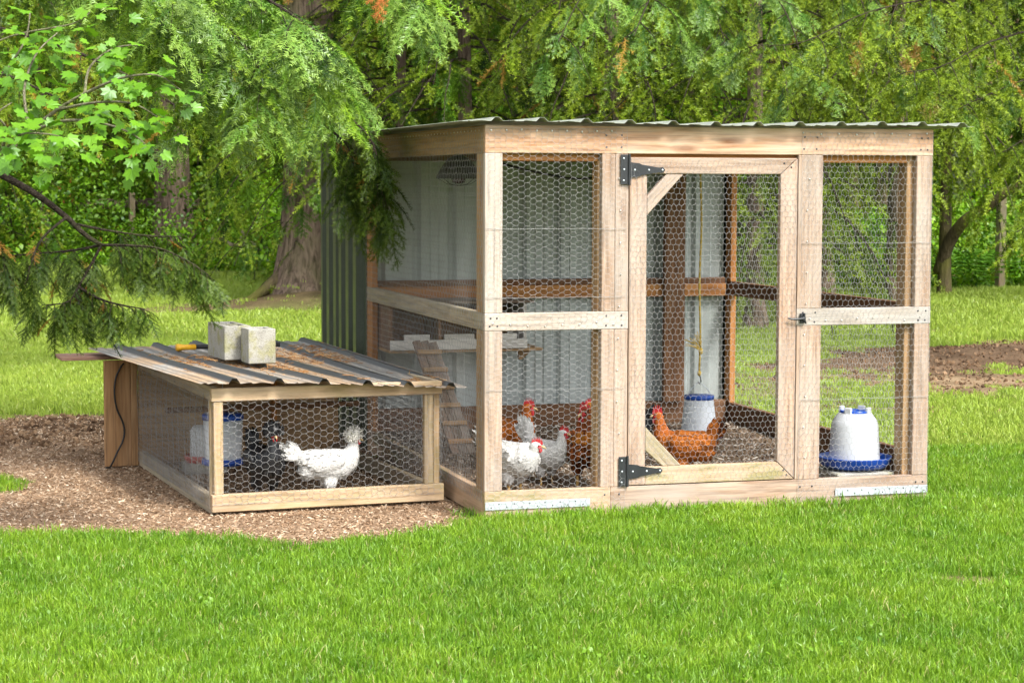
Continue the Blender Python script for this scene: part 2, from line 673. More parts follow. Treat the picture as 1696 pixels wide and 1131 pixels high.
def chips_mat(name, stops):
    t = NT(name)
    oi = t.n('ShaderNodeObjectInfo')
    col = t.ramp(oi.outputs['Random'], stops)
    t.bsdf(col, .9, spec=.15)
    return t.m


M['chip'] = chips_mat('wood_chips', [(0, (.12, .068, .038)), (.35, (.29, .185, .11)), (.8, (.43, .305, .20)), (1, (.60, .50, .38))])
M['clod'] = chips_mat('soil_clods', [(0, (.06, .035, .02)), (.6, (.15, .09, .05)), (1, (.30, .2, .12))])
M['litter'] = chips_mat('coop_litter', [(0, (.09, .06, .045)), (.5, (.24, .17, .12)), (.85, (.42, .33, .25)), (1, (.7, .66, .58))])
M['pine_litter'] = chips_mat('fallen_needles', [(0, (.20, .09, .03)), (.6, (.38, .20, .08)), (1, (.50, .32, .16))])


# ------------------------------------------------------------------ geometry-node scatter (for what nobody could count)
def scatter(name, pts, rots, scl, sources, idx, parent=None):
    pts = np.asarray(pts, dtype=np.float32).reshape(-1, 3)
    n = len(pts)
    me = bpy.data.meshes.new(name)
    me.vertices.add(n)
    me.vertices.foreach_set('co', pts.ravel())
    a = me.attributes.new('rot', 'FLOAT_VECTOR', 'POINT')
    a.data.foreach_set('vector', np.asarray(rots, dtype=np.float32).ravel())
    s = np.asarray(scl, dtype=np.float32)
    if s.ndim == 1:
        s = np.repeat(s[:, None], 3, axis=1)
    a = me.attributes.new('scl', 'FLOAT_VECTOR', 'POINT')
    a.data.foreach_set('vector', s.ravel())
    a = me.attributes.new('idx', 'INT', 'POINT')
    a.data.foreach_set('value', np.asarray(idx, dtype=np.int32))
    me.update()
    o = link(name, me, None, parent)
    ng = bpy.data.node_groups.new(name + '_scatter', 'GeometryNodeTree')
    ng.interface.new_socket('Geometry', in_out='INPUT', socket_type='NodeSocketGeometry')
    ng.interface.new_socket('Geometry', in_out='OUTPUT', socket_type='NodeSocketGeometry')
    gi, go = ng.nodes.new('NodeGroupInput'), ng.nodes.new('NodeGroupOutput')
    jn = ng.nodes.new('GeometryNodeJoinGeometry')
    for so in sources:
        oi = ng.nodes.new('GeometryNodeObjectInfo')
        oi.inputs['Object'].default_value = so
        gt = ng.nodes.new('GeometryNodeGeometryToInstance')
        ng.links.new(oi.outputs['Geometry'], gt.inputs[0])
        ng.links.new(gt.outputs[0], jn.inputs[0])
    ip = ng.nodes.new('GeometryNodeInstanceOnPoints')
    ip.inputs['Pick Instance'].default_value = True

    def na(nm, typ):
        q = ng.nodes.new('GeometryNodeInputNamedAttribute')
        q.data_type = typ
        q.inputs['Name'].default_value = nm
        return q.outputs['Attribute']
    ng.links.new(gi.outputs[0], ip.inputs['Points'])
    ng.links.new(jn.outputs[0], ip.inputs['Instance'])
    ng.links.new(na('idx', 'INT'), ip.inputs['Instance Index'])
    ng.links.new(na('rot', 'FLOAT_VECTOR'), ip.inputs['Rotation'])
    ng.links.new(na('scl', 'FLOAT_VECTOR'), ip.inputs['Scale'])
    ng.links.new(ip.outputs[0], go.inputs[0])
    md = o.modifiers.new('scatter', 'NODES')
    md.node_group = ng
    o['kind'] = 'stuff'
    return o


def source(name, verts, faces, mat, attrs=None, smooth=False):
    """a mesh that exists only as the shape a scatter repeats (never linked to the scene)"""
    me = bpy.data.meshes.new(name)
    me.from_pydata([tuple(v) for v in verts], [], faces)
    for k, vals in (attrs or {}).items():
        a = me.attributes.new(k, 'FLOAT', 'POINT')
        a.data.foreach_set('value', np.asarray(vals, dtype=np.float32))
    if smooth:
        me.polygons.foreach_set('use_smooth', [True] * len(me.polygons))
    me.materials.append(mat)
    return bpy.data.objects.new(name, me)


def spray_source(name, mat, seed, L=.34, sides=9, side_len=.13, nl=.029, nw=.0052, step=.0085, droop=.25, twig=.0022, flat=.55, lift=.0):
    """a fir spray along +X: a twig, side twigs and needles around each of them"""
    r = random.Random(seed)
    V, F, T = [], [], []

    def needles(path, t0, t1):
        tot = sum((b - a).length for a, b in zip(path, path[1:]))
        n = int(tot / step)
        for i in range(n):
            u = i / max(n - 1, 1)
            k = u * (len(path) - 1)
            j = min(int(k), len(path) - 2)
            p = path[j].lerp(path[j + 1], k - j)
            d = (path[j + 1] - path[j]).normalized()
            s = d.cross(Vector((0, 0, 1)))
            s = s.normalized() if s.length > 1e-4 else Vector((0, 1, 0))
            up = s.cross(d)
            for sg in (1, -1):
                a = r.gauss(0, flat)
                side = (s * sg * math.cos(a) + up * math.sin(a))
                dirn = (side * .8 + d * (.45 + .25 * r.random())).normalized()
                ln = nl * r.uniform(.75, 1.15) * (1 - .45 * max(0, u - .75) / .25)
                wv = d.cross(dirn).cross(dirn).normalized() if r.random() < .5 else d
                wv = (wv - dirn * wv.dot(dirn)).normalized() * nw / 2
                b = len(V)
                V.extend([p - wv, p + wv, p + dirn * ln])
                tt = t0 + (t1 - t0) * u ** 2  # paler new growth outward; darker inner needles also paint in bough shade
                tt = min(1, max(0, tt + r.uniform(-.12, .12)))
                T.extend([tt * .8, tt * .8, tt])
                F.append((b, b + 1, b + 2))

    def twg(path, r0, r1):
        mb = MB().tube(path, [r0 + (r1 - r0) * i / (len(path) - 1) for i in range(len(path))], 3, False)
        b = len(V)
        V.extend(Vector(q) for q in mb.v)
        T.extend([0] * len(mb.v))
        F.extend(tuple(i + b for i in q) for q in mb.f)

    n = 7
    main = [Vector((L * i / n, r.gauss(0, .004), lift * (i / n) - droop * L * (i / n) ** 2)) for i in range(n + 1)]
    twg(main, twig, twig * .5)
    needles(main, .0, .75)
    for i in range(sides):
        u = .12 + .8 * i / sides
        k = u * n
        j = min(int(k), n - 1)
        p = main[j].lerp(main[j + 1], k - j)
        sg = 1 if i % 2 else -1
        ln = side_len * (1.1 - .75 * u) * r.uniform(.75, 1.2)
        a = R(r.uniform(38, 58)) * sg
        d = Vector((math.cos(a), math.sin(a), r.uniform(-.12, .1)))
        path = [p + d * ln * q / 3 + Vector((0, 0, -droop * .8 * ln * (q / 3) ** 2)) for q in range(4)]
        twg(path, twig * .6, twig * .35)
        needles(path, .1, .95)
    return source(name, V, F, mat, {'tip': T})


def leaf_cluster(name, mat, seed, n=14, rad=.12, size=.05):
    r = random.Random(seed)
    V, F, T = [], [], []
    for i in range(n):
        c = Vector((r.gauss(0, rad * .5), r.gauss(0, rad * .5), r.gauss(0, rad * .45)))
        e = Euler((r.gauss(0, .6), r.gauss(0, .6), r.uniform(0, 6.28))).to_matrix()
        s = size * r.uniform(.6, 1.25)
        b = len(V)
        for q in ((0, 0, 0), (.35, .28, .06), (.35, -.28, .06), (1, 0, -.12), (.7, .22, 0), (.7, -.22, 0)):
            V.append(c + e @ (Vector(q) * s))
        tt = r.random() * .8
        T.extend([tt] * 6)
        F += [(b, b + 2, b + 1), (b + 1, b + 2, b + 5, b + 4), (b + 4, b + 5, b + 3)]
    return source(name, V, F, mat, {'tip': T})


def grass_source(name, seed, n=30, rad=.055, h=.044, w=.0036, mat='grass'):
    r = random.Random(seed)
    V, F, T, B = [], [], [], []
    for i in range(n):
        a, q = r.uniform(0, 6.28), rad * math.sqrt(r.random())
        p = Vector((q * math.cos(a), q * math.sin(a), -.004))
        hh = h * r.uniform(.55, 1.25)
        az = r.uniform(0, 6.28)
        ln = r.uniform(.05, .75) * hh
        d = Vector((math.cos(az), math.sin(az), 0))
        fa = r.uniform(0, 6.28)
        s = Vector((math.cos(fa), math.sin(fa), 0)) * w * r.uniform(.7, 1.3) / 2
        m1 = p + d * ln * .3 + Vector((0, 0, hh * .62))
        tp = p + d * ln + Vector((0, 0, hh * (1 - .12 * ln / hh)))
        b = len(V)
        V += [p - s, p + s, m1 + s * .85, m1 - s * .85, tp]
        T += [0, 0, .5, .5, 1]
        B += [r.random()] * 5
        F += [(b, b + 1, b + 2, b + 3), (b + 3, b + 2, b + 4)]
    return source(name, V, F, M[mat], {'tip': T, 'blade': B})


# ================================================================== THE GROUND
NEAR_X = [-9, -4, -2.06, -1.5, -1.0, -.5, -.09, .1]
NEAR_Y = [.25, .15, .10, -.22, -.42, -.25, .02, .05]


def depth_np(x, y):
    return (x - CAM.x) * math.sin(YAW) + (y - CAM.y) * math.cos(YAW)


def side_np(x, y):
    return (x - CAM.x) * math.cos(YAW) - (y - CAM.y) * math.sin(YAW)


def ground_masks(x, y):
    """bare-soil share and dark-soil share (0..1) at ground points"""
    x, y = np.asarray(x, float), np.asarray(y, float)
    e = (fbm(x, y, .5, 3) - .5) * .45 + (fbm(x, y, .12, 4) - .5) * .28
    yn = np.interp(x, NEAR_X, NEAR_Y)
    yard = sm(-.06, .10, (y + e * 1.0) - yn) * sm(.22, -.05, x - .05 + e) * sm(5.35, 4.95, y + e * 1.6)
    tuft = sm(.42, .15, np.hypot(x + 2.48, (y - 1.95) * .9) + e)
    yard = yard * (1 - tuft)
    inside = ((x > .01) & (x < 2.42) & (y > .02) & (y < 4.0)) * 1.0
    mott = fbm(x, y, .9, 21, 4)
    fine = fbm(x, y, .22, 23, 3)
    d1 = sm(1.15, .8, np.hypot((x - 8.0) / 3.2, (y - 7.9) / 1.9) + (mott - .5) * 1.2 + (fine - .5) * .8)
    d2 = .9 * sm(1.1, .75, np.hypot((x - 6.2) / 1.7, (y - 5.7) / 1.5) + (mott - .5) * 1.4 + (fine - .5) * 1.2)
    d3 = .55 * sm(1.1, .75, np.hypot((x - 4.1) / 1.6, (y - 6.0) / 1.6) + (mott - .5) * 2.4 + (fine - .5) * 2.2)
    d4 = sm(1.1, .7, np.hypot((x - 1.75) / .22, (y + .22) / .07) + e * .8)
    t, s = depth_np(x, y), side_np(x, y)
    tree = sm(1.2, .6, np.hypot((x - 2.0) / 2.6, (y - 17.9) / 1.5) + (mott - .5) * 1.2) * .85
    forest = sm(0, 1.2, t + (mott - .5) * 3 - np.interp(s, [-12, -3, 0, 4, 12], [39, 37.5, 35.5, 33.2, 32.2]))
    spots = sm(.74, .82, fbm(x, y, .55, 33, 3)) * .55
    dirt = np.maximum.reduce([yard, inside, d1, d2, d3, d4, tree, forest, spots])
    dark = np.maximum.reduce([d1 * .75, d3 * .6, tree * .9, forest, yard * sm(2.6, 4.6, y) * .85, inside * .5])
    return dirt, dark


def ground_z(x, y):
    x, y = np.asarray(x, float), np.asarray(y, float)
    coop = ((x > -2.2) & (x < 2.9) & (y > -.6) & (y < 4.6))
    far = np.clip(depth_np(x, y) - 12, 0, 30) / 30
    z = (fbm(x, y, 1.6, 5) - .5) * .03 + (fbm(x, y, 9, 8) - .5) * .30 * far
    z = np.where(coop, z * .25 - .004, z)
    mound = .10 * np.exp(-(((x - 8.3) / 2.0) ** 2 + ((y - 8.2) / .8) ** 2)) * (.5 + fbm(x, y, .7, 41))
    mound += .07 * np.exp(-(((x - 5.6) / .7) ** 2 + ((y - 4.6) / .5) ** 2)) * (.4 + fbm(x, y, .4, 43))
    mound += .38 * np.exp(-(((x - 2.5) / .9) ** 2 + ((y - 17.9) / .8) ** 2))
    t = depth_np(x, y)
    hill = np.clip(t - 70, 0, 400) * .35
    return z + mound + hill


def axis(lo, hi, a, b, fine):
    c = list(np.arange(a, b, fine))
    st, v = fine, b
    while v < hi:
        c.append(v)
        st *= 1.16
        v += st
    c.append(hi)
    st, v = fine, a
    pre = []
    while v > lo:
        st *= 1.16
        v -= st
        pre.append(max(v, lo))
    return np.array(sorted(set(pre + c)))


gx, gy = axis(-400, 420, -4.5, 10, .055), axis(-60, 600, -4.2, 11, .055)
GX, GY = np.meshgrid(gx, gy)
GZ = ground_z(GX, GY)
me = bpy.data.meshes.new('ground')
nx, ny = len(gx), len(gy)
me.vertices.add(nx * ny)
me.vertices.foreach_set('co', np.stack([GX, GY, GZ], -1).astype(np.float32).ravel())
ii = (np.arange(ny - 1)[:, None] * nx + np.arange(nx - 1)[None]).ravel()
quads = np.stack([ii, ii + 1, ii + nx + 1, ii + nx], -1).astype(np.int32)
me.loops.add(quads.size)
me.loops.foreach_set('vertex_index', quads.ravel())
me.polygons.add(len(quads))
me.polygons.foreach_set('loop_start', np.arange(0, quads.size, 4, dtype=np.int32))
me.polygons.foreach_set('use_smooth', np.ones(len(quads), dtype=bool))
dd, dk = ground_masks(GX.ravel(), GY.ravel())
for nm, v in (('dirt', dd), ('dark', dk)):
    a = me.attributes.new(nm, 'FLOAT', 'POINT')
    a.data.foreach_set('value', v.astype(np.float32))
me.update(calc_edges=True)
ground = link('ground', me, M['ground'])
ground['kind'] = 'structure'

# ---- lawn
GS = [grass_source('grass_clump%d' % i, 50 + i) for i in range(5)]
GSF = [grass_source('grass_far_sheen%d' % i, 70 + i, 22, .11, .060, .009, 'grass_far_sheen') for i in range(3)]


def band_points(t0, t1, dens, margin=.10):
    """ground points in the wedge the camera can see, with a margin for a step to the side"""
    k = (848 / F_PX) + .02
    wmax = 2 * (k * t1 + .9)
    n = int((t1 - t0) * wmax * dens)
    t = rng.uniform(t0, t1, n)
    s = rng.uniform(-wmax / 2, wmax / 2, n)
    keep = np.abs(s) < k * t + .9
    t, s = t[keep], s[keep]
    x = CAM.x + s * math.cos(YAW) + t * math.sin(YAW)
    y = CAM.y - s * math.sin(YAW) + t * math.cos(YAW)
    return x, y


def lawn(name, t0, t1, dens, srcs, smul):
    x, y = band_points(t0, t1, dens)
    d, dk = ground_masks(x, y)
    inb = (x > -.02) & (x < 2.45) & (y > -.01) & (y < 4.05)
    thin = fbm(x, y, .8, 91)
    keep = (rng.random(len(x)) > d ** .7) & (~inb) & (d < .93)
    x, y, d, thin = x[keep], y[keep], d[keep], thin[keep]
    n = len(x)
    z = ground_z(x, y)
    lush = .80 + .5 * fbm(x, y, 1.1, 77) + .25 * np.exp(-((y + .08) / .12) ** 2) * (x > 0) * (x < 2.6)
    sc = smul * lush * (1 - .45 * d) * rng.uniform(.8, 1.2, n)
    rot = np.stack([rng.normal(0, .12, n), rng.normal(0, .12, n), rng.uniform(0, 6.28, n)], -1)
    return scatter(name, np.stack([x, y, z], -1), rot, sc, srcs, rng.integers(0, len(srcs), n))


g1 = lawn('lawn_grass', 6.2, 13.0, 520, GS, 1.0)
tag(g1, 'lush green mown grass in front of the coop', 'grass')
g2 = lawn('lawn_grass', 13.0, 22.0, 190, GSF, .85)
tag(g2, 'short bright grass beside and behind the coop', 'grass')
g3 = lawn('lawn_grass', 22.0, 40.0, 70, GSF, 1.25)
tag(g3, 'far lawn with painted pale sheen running back to the forest edge', 'grass')


# ---- low weeds and fallen bits in the lawn
WD = [leaf_cluster('weed%d' % i, M['leaf_mid'], 190 + i, 10, .05, .022) for i in range(3)]
x, y = band_points(6.4, 13.5, 9)
d, dk = ground_masks(x, y)
k = (d < .6) & (fbm(x, y, 1.3, 55) > .5) & ~((x > -.02) & (x < 2.45) & (y > -.02))
x, y = x[k], y[k]
n = len(x)
tag(scatter('lawn_weeds', np.stack([x, y, ground_z(x, y) + .035], -1), np.stack([rng.normal(0, .2, n), rng.normal(0, .2, n), rng.uniform(0, 6.28, n)], -1), rng.uniform(.6, 1.2, n), WD, rng.integers(0, 3, n)), 'small broad leaved weeds growing in the front lawn', 'weeds')


# ---- loose chips, clods and litter
def chip_source(name, seed, mat, l=.02, w=.007, t=.003):
    r = random.Random(seed)
    mb = MB().box((-l / 2, -w / 2, -t / 2), (l / 2, w / 2, t / 2))
    v = [(a * r.uniform(.7, 1.2), b * r.uniform(.6, 1.3), c + r.uniform(-.002, .002)) for a, b, c in mb.v]
    return source(name, v, mb.f, mat)


def clod_source(name, seed, mat, s=.02):
    r = random.Random(seed)
    mb = MB().ell((0, 0, 0), (s, s * .8, s * .6), nu=6, nv=4)
    v = [Vector(q) * r.uniform(.65, 1.25) for q in mb.v]
    return source(name, v, mb.f, mat)


CH = [chip_source('chip%d' % i, i, M['chip'], .014 + .008 * (i % 3), .005 + .002 * (i % 2)) for i in range(6)]
n = 54000
x, y = rng.uniform(-3.9, .1, n), rng.uniform(-.6, 5.2, n)
d, dk = ground_masks(x, y)
keep = (rng.random(n) < np.maximum(d * (1 - .45 * dk), .06)) & (x < .0)
x, y = x[keep], y[keep]
n = len(x)
c = scatter('wood_chips', np.stack([x, y, ground_z(x, y) + .003], -1),
            np.stack([rng.normal(0, .35, n), rng.normal(0, .35, n), rng.uniform(0, 6.28, n)], -1), rng.uniform(.4, 1.15, n), CH, rng.integers(0, 6, n))
tag(c, 'pale wood chips strewn over the bare yard', 'wood chips')
CL = [clod_source('clod%d' % i, 20 + i, M['clod'], .014 + .006 * (i % 3)) for i in range(4)]
n = 9000
x, y = rng.uniform(2.6, 11, n), rng.uniform(2.6, 10, n)
d, dk = ground_masks(x, y)
keep = rng.random(n) < d
x, y = x[keep], y[keep]
n = len(x)
c = scatter('soil_clods', np.stack([x, y, ground_z(x, y) + .004], -1), rng.uniform(0, 6.28, (n, 3)), rng.uniform(.35, 1.15, n), CL, rng.integers(0, 4, n))
tag(c, 'crumbly brown soil clods right of the coop', 'soil')
n = 2600
x, y = rng.uniform(-3.2, .0, n), rng.uniform(2.6, 5.2, n)
d, dk = ground_masks(x, y)
keep = (rng.random(n) < d * dk)
x, y = x[keep], y[keep]
n = len(x)
c = scatter('dark_clods', np.stack([x, y, ground_z(x, y) + .004], -1), rng.uniform(0, 6.28, (n, 3)), rng.uniform(.4, 1.3, n), CL, rng.integers(0, 4, n))
tag(c, 'dark churned soil and bark behind the low pen', 'soil')

# ---- litter bed inside the coop
W, D, H = 2.43, 2.76, 1.95
mb = MB()
lx, ly = np.linspace(.045, 2.385, 60), np.linspace(.045, 2.735, 66)
for yy in ly:
    for xx in lx:
        mb.v.append((xx, yy, .055 + .05 * yy / 2.7 + .03 * float(fbm(xx, yy, .35, 61))))
for j in range(65):
    for i in range(59):
        k = j * 60 + i
        mb.f.append((k, k + 1, k + 61, k + 60))


def litter_mat():
    t = NT('coop_floor')
    g = t.n('ShaderNodeNewGeometry')
    n = t.noise(g.outputs['Position'], 6, 5, .65)
    f = t.noise(g.outputs['Position'], 90, 5, .75)
    col = t.ramp(n, [(.3, (.14, .095, .062)), (.7, (.32, .225, .145))])
    col = t.mix(1.0, col, t.ramp(f, [(.3, .45), (.68, 1.35)]), 'MULTIPLY')
    t.bsdf(col, .95, spec=.1, normal=t.bump(f, .9, .02))
    return t.m


bed = mb.obj('coop_floor', litter_mat(), smooth=True)
bed['kind'] = 'structure'
LI = [chip_source('litter%d' % i, 40 + i, M['litter'], .018 + .01 * (i % 3), .006) for i in range(4)]
n = 6500
x, y = rng.uniform(.06, 2.37, n), rng.uniform(.06, 2.7, n)
z = .055 + .05 * y / 2.7 + .03 * fbm(x, y, .35, 61) + .004
c = scatter('floor_litter', np.stack([x, y, z], -1), np.stack([rng.normal(0, .4, n), rng.normal(0, .4, n), rng.uniform(0, 6.28, n)], -1), rng.uniform(.5, 1.4, n), LI, rng.integers(0, 4, n))
tag(c, 'scattered straw and shavings on the coop floor', 'litter')


# ================================================================== WIRE NETTING
def hexnet(name, parent, u0, u1, v0, v1, place, orient=0, p=.0300, wire=.0015, jit=.0021, crumple=0.0, seed=1, mat=None, skip=None):
    """hexagonal netting over a u-v rectangle; place(u, v) gives its point; each wire is a thin triangular prism"""
    r = np.random.default_rng(seed)
    if orient:
        a0, a1, b0, b1 = v0, v1, u0, u1
    else:
        a0, a1, b0, b1 = u0, u1, v0, v1
    na, nb = int((a1 - a0) / p) + 1, int((b1 - b0) / p) + 1
    h = p * .17                                   # half of the twisted side's extra length
    node = {}

    def P(i, j, e):
        # twisted pair side at column i, row j: ends e = 0 / 1
        k = (i, j, e)
        if k not in node:
            a = a0 + i * p + (-1 if e == 0 else 1) * p * .335
            b = b0 + (j + .5 * (i % 2)) * p
            a += r.normal(0, jit)
            b += r.normal(0, jit)
            a = min(max(a, a0), a1)
            b = min(max(b, b0), b1)
            node[k] = (a, b)
        return node[k]
    segs = []
    for i in range(na + 1):
        for j in range(-1, nb + 1):
            segs.append((P(i, j, 0), P(i, j, 1)))
            if i < na:
                for q in ((j, j - 1) if i % 2 == 0 else (j, j + 1)):
                    segs.append((P(i, j, 1), P(i + 1, q, 0)))
    A = np.array([s[0] for s in segs])
    B = np.array([s[1] for s in segs])
    if orient:
        A, B = A[:, ::-1], B[:, ::-1]
    ln = np.linalg.norm(A - B, axis=1)
    ok = (ln > .002)
    A, B = A[ok], B[ok]
    if skip is not None:
        mid = (A + B) / 2
        k = np.array([not skip(u, v) for u, v in mid])
        A, B = A[k], B[k]
    PA, PB = place(A[:, 0], A[:, 1]), place(B[:, 0], B[:, 1])
    d = PB - PA
    L = np.linalg.norm(d, axis=1, keepdims=True)
    d = d / np.maximum(L, 1e-9)
    ref = np.where(np.abs(d[:, 2:3]) < .9, np.array([[0, 0, 1.]]), np.array([[1., 0, 0]]))
    s = np.cross(d, ref)
    s /= np.linalg.norm(s, axis=1, keepdims=True)
    w = np.cross(d, s)
    V = []
    for Q in (PA, PB):
        for k in range(3):
            a = 2 * math.pi * k / 3 + .5
            V.append(Q + (s * math.cos(a) + w * math.sin(a)) * wire / 2)
    V = np.stack(V, 1).reshape(-1, 3)
    n = len(PA)
    b = (np.arange(n) * 6)[:, None]
    f = np.concatenate([np.stack([b[:, 0] + k, b[:, 0] + (k + 1) % 3, b[:, 0] + 3 + (k + 1) % 3, b[:, 0] + 3 + k], -1) for k in range(3)]).astype(np.int32)
    me = bpy.data.meshes.new(name)
    me.vertices.add(len(V))
    me.vertices.foreach_set('co', V.astype(np.float32).ravel())
    me.loops.add(f.size)
    me.loops.foreach_set('vertex_index', f.ravel())
    me.polygons.add(len(f))
    me.polygons.foreach_set('loop_start', np.arange(0, f.size, 4, dtype=np.int32))
    me.polygons.foreach_set('use_smooth', np.ones(len(f), dtype=bool))
    me.update(calc_edges=True)
    o = link(name, me, mat or M['wire'], parent)
    o['kind'] = 'stuff'
    return o


def on_y(yv, seed=0, sag=.009):
    def f(u, v):
        return np.stack([u, np.full_like(u, yv) - sag * fbm(u, v, .3, seed), v], -1)
    return f


def on_x(xv, seed=0, sag=.004, sg=1):
    def f(u, v):
        return np.stack([np.full_like(u, xv) + sg * sag * fbm(u, v, .3, seed), u, v], -1)
    return f


# ================================================================== THE COOP
coop = thing('chicken_coop', 'large wooden chicken coop with wire netting front and flat ribbed metal roof', 'chicken coop')
Z1, ZB, ZM1, ZM0 = .137, 1.813, 1.024, .936          # bottom rail top, beam underside, middle rail
T = .038
fr, bmw, sd_, gy_ = M['front'], M['beam'], M['side'], M['grey']
# front face (outer faces at y = 0)
bbox_board('top_beam', coop, (0, 0, ZB), (W, T, H), 0, bmw)
bbox_board('bottom_rail', coop, (0, 0, 0), (.66, T, Z1), 0, M['mossy'])
bbox_board('bottom_rail', coop, (.661, .002, -.002), (W, T + .002, Z1), 0, fr)
for a, b in ((Z1, ZM0), (ZM1, ZB)):
    bbox_board('front_post', coop, (0, .001, a), (.09, T, b), 2, fr if a < .5 else M['silver'])
    bbox_board('front_post', coop, (2.339, .001, a), (W - .002, T, b), 2, fr)
    bbox_board('door_post', coop, (1.669, .001, a), (1.806, T, b), 2, fr)
bbox_board('door_post', coop, (.606, .001, Z1), (.6745, T, ZM0), 2, fr)
bbox_board('door_post', coop, (.606, .001, ZM1), (.6745, T, ZB), 2, fr)
bbox_board('door_post', coop, (.6755, .0015, Z1), (.747, T, ZM0), 2, fr)
bbox_board('door_post', coop, (.6755, .0015, ZM1), (.747, T, ZB), 2, fr)
bbox_board('middle_rail', coop, (0, 0, ZM0), (.748, T, ZM1), 0, M['silver'])
bbox_board('middle_rail', coop, (1.668, 0, ZM0), (W, T, ZM1), 0, M['silver'])
# door stop strips behind the posts, corner studs
bbox_board('stud', coop, (.595, T + .001, .10), (.64, T + .09, ZB), 2, sd_)
bbox_board('stud', coop, (2.30, T + .001, .10), (2.339, T + .10, ZB), 2, M['side'])
bbox_board('stud', coop, (2.340, T + .001, .10), (W - .004, T + .09, ZB), 2, sd_)
bbox_board('header', coop, (.09, T + .001, 1.775), (2.30, T + .04, 1.90), 0, M['orange'])
# left side (outer faces at x = 0)
bbox_board('side_beam', coop, (.001, T + .001, ZB), (T, D, H - .001), 1, M['side'])
bbox_board('side_post', coop, (.001, T + .001, .137), (T, .165, ZM0), 2, sd_)
bbox_board('side_post', coop, (.001, T + .001, ZM1), (T, .165, ZB), 2, sd_)
bbox_board('side_rail', coop, (0, T + .001, ZM0), (T, D, ZM1), 1, gy_)
bbox_board('side_bottom_rail', coop, (.001, T + .001, 0), (T, D, .137), 1, M['mossy'])
bbox_board('side_post', coop, (.001, D - .14, .137), (T, D, ZM0), 2, M['orange'])
bbox_board('side_post', coop, (.001, D - .14, ZM1), (T, D, ZB), 2, M['orange'])
# right side
bbox_board('side_beam', coop, (W - T, T + .001, ZB), (W - .001, D, H - .001), 1, M['side'])
bbox_board('side_rail', coop, (W - T, T + .1, .945), (W - .001, D, 1.034), 1, M['brown'])
bbox_board('side_bottom_rail', coop, (W - T, T + .001, 0), (W - .001, D, .245), 1, M['brown'])
bbox_board('side_post', coop, (W - T - .002, D - .085, .245), (W - .001, D + .002, .945), 2, M['orange'])
bbox_board('side_post', coop, (W - T - .002, D - .085, 1.034), (W - .001, D + .002, ZB), 2, M['orange'])
# back wall boards of the run
bbox_board('back_rail', coop, (.04, D - .06, .94), (W - .06, D - .022, 1.022), 0, M['orange'])
bbox_board('ledge_shade_board', coop, (.04, D - .045, 1.0225), (W - .06, D - .004, 1.06), 0, M['brown'])  # dark board paints in the shaded top of the flat rail
bbox_board('back_bottom_board', coop, (.04, D - .05, .05), (W - .045, D - .012, .262), 0, M['brown'])
bbox_board('back_header', coop, (.04, D - .06, 1.80), (W - .045, D - .022, 1.92), 0, M['brown'])
bbox_board('wall_board', coop, (1.93, D - .10, .2625), (2.07, D - .062, 1.92), 2, M['brown'])
for yy in (.95, 1.85, 3.4):
    bbox_board('rafter', coop, (T + .002, yy, 1.86), (W - T - .002, yy + .038, 1.949), 0, M['side'])


def rib_profile(u, rib=.229, h=.019, minor=.004, off=0.0):
    q = (u + off) % rib
    z = 0.0
    a, b, c_, e = rib - .062, rib - .042, rib - .020, rib
    if q > a:
        z = h * min(1, (q - a) / (b - a)) if q < c_ else h * max(0, (e - q) / (e - c_))
    else:
        for k in (.055, .11):
            if abs(q - k) < .008:
                z = minor
    return z


def rib_us(u0, u1, rib=.229, off=0.0):
    us = {u0, u1}
    k = math.floor((u0 + off) / rib) - 1
    while k * rib - off < u1:
        for q in (0, .047, .055, .063, .102, .11, .118, rib - .062, rib - .042, rib - .020):
            u = k * rib + q - off
            if u0 < u < u1:
                us.add(round(u, 4))
        k += 1
    return sorted(us)


def sheet(name, parent, u0, u1, v0, v1, place, mat, off=0.0, nv=2, h=.019, thick=.0012):
    us = rib_us(u0, u1, off=off)
    mb = MB()
    ribs = []
    vs = [v0 + (v1 - v0) * j / (nv - 1) for j in range(nv)]
    for v in vs:
        for u in us:
            mb.v.append(place(u, v, rib_profile(u, h=h, off=off)))
            ribs.append(rib_profile(u, h=h, off=off) / h)
    nu = len(us)
    for j in range(nv - 1):
        for i in range(nu - 1):
            k = j * nu + i
            mb.f.append((k, k + 1, k + nu + 1, k + nu))
    o = mb.obj(name, mat, parent)
    ra = o.data.attributes.new('rib', 'FLOAT', 'POINT')
    ra.data.foreach_set('value', ribs)
    sl = o.modifiers.new('thickness', 'SOLIDIFY')
    sl.thickness = thick
    sl.offset = 0
    return o


# roof: three ribbed sheets running front to back
for k, (a, b) in enumerate(((-.135, .80), (.79, 1.71), (1.70, 2.63))):
    sheet('roof_sheet', coop, a, b, -.065, 4.12, lambda u, v, z, k=k: (u, v, H + .012 + .0015 * (k % 2) + z + .006 * math.sin(u * 3 + 1)), M['roof'], off=.135 + .02)
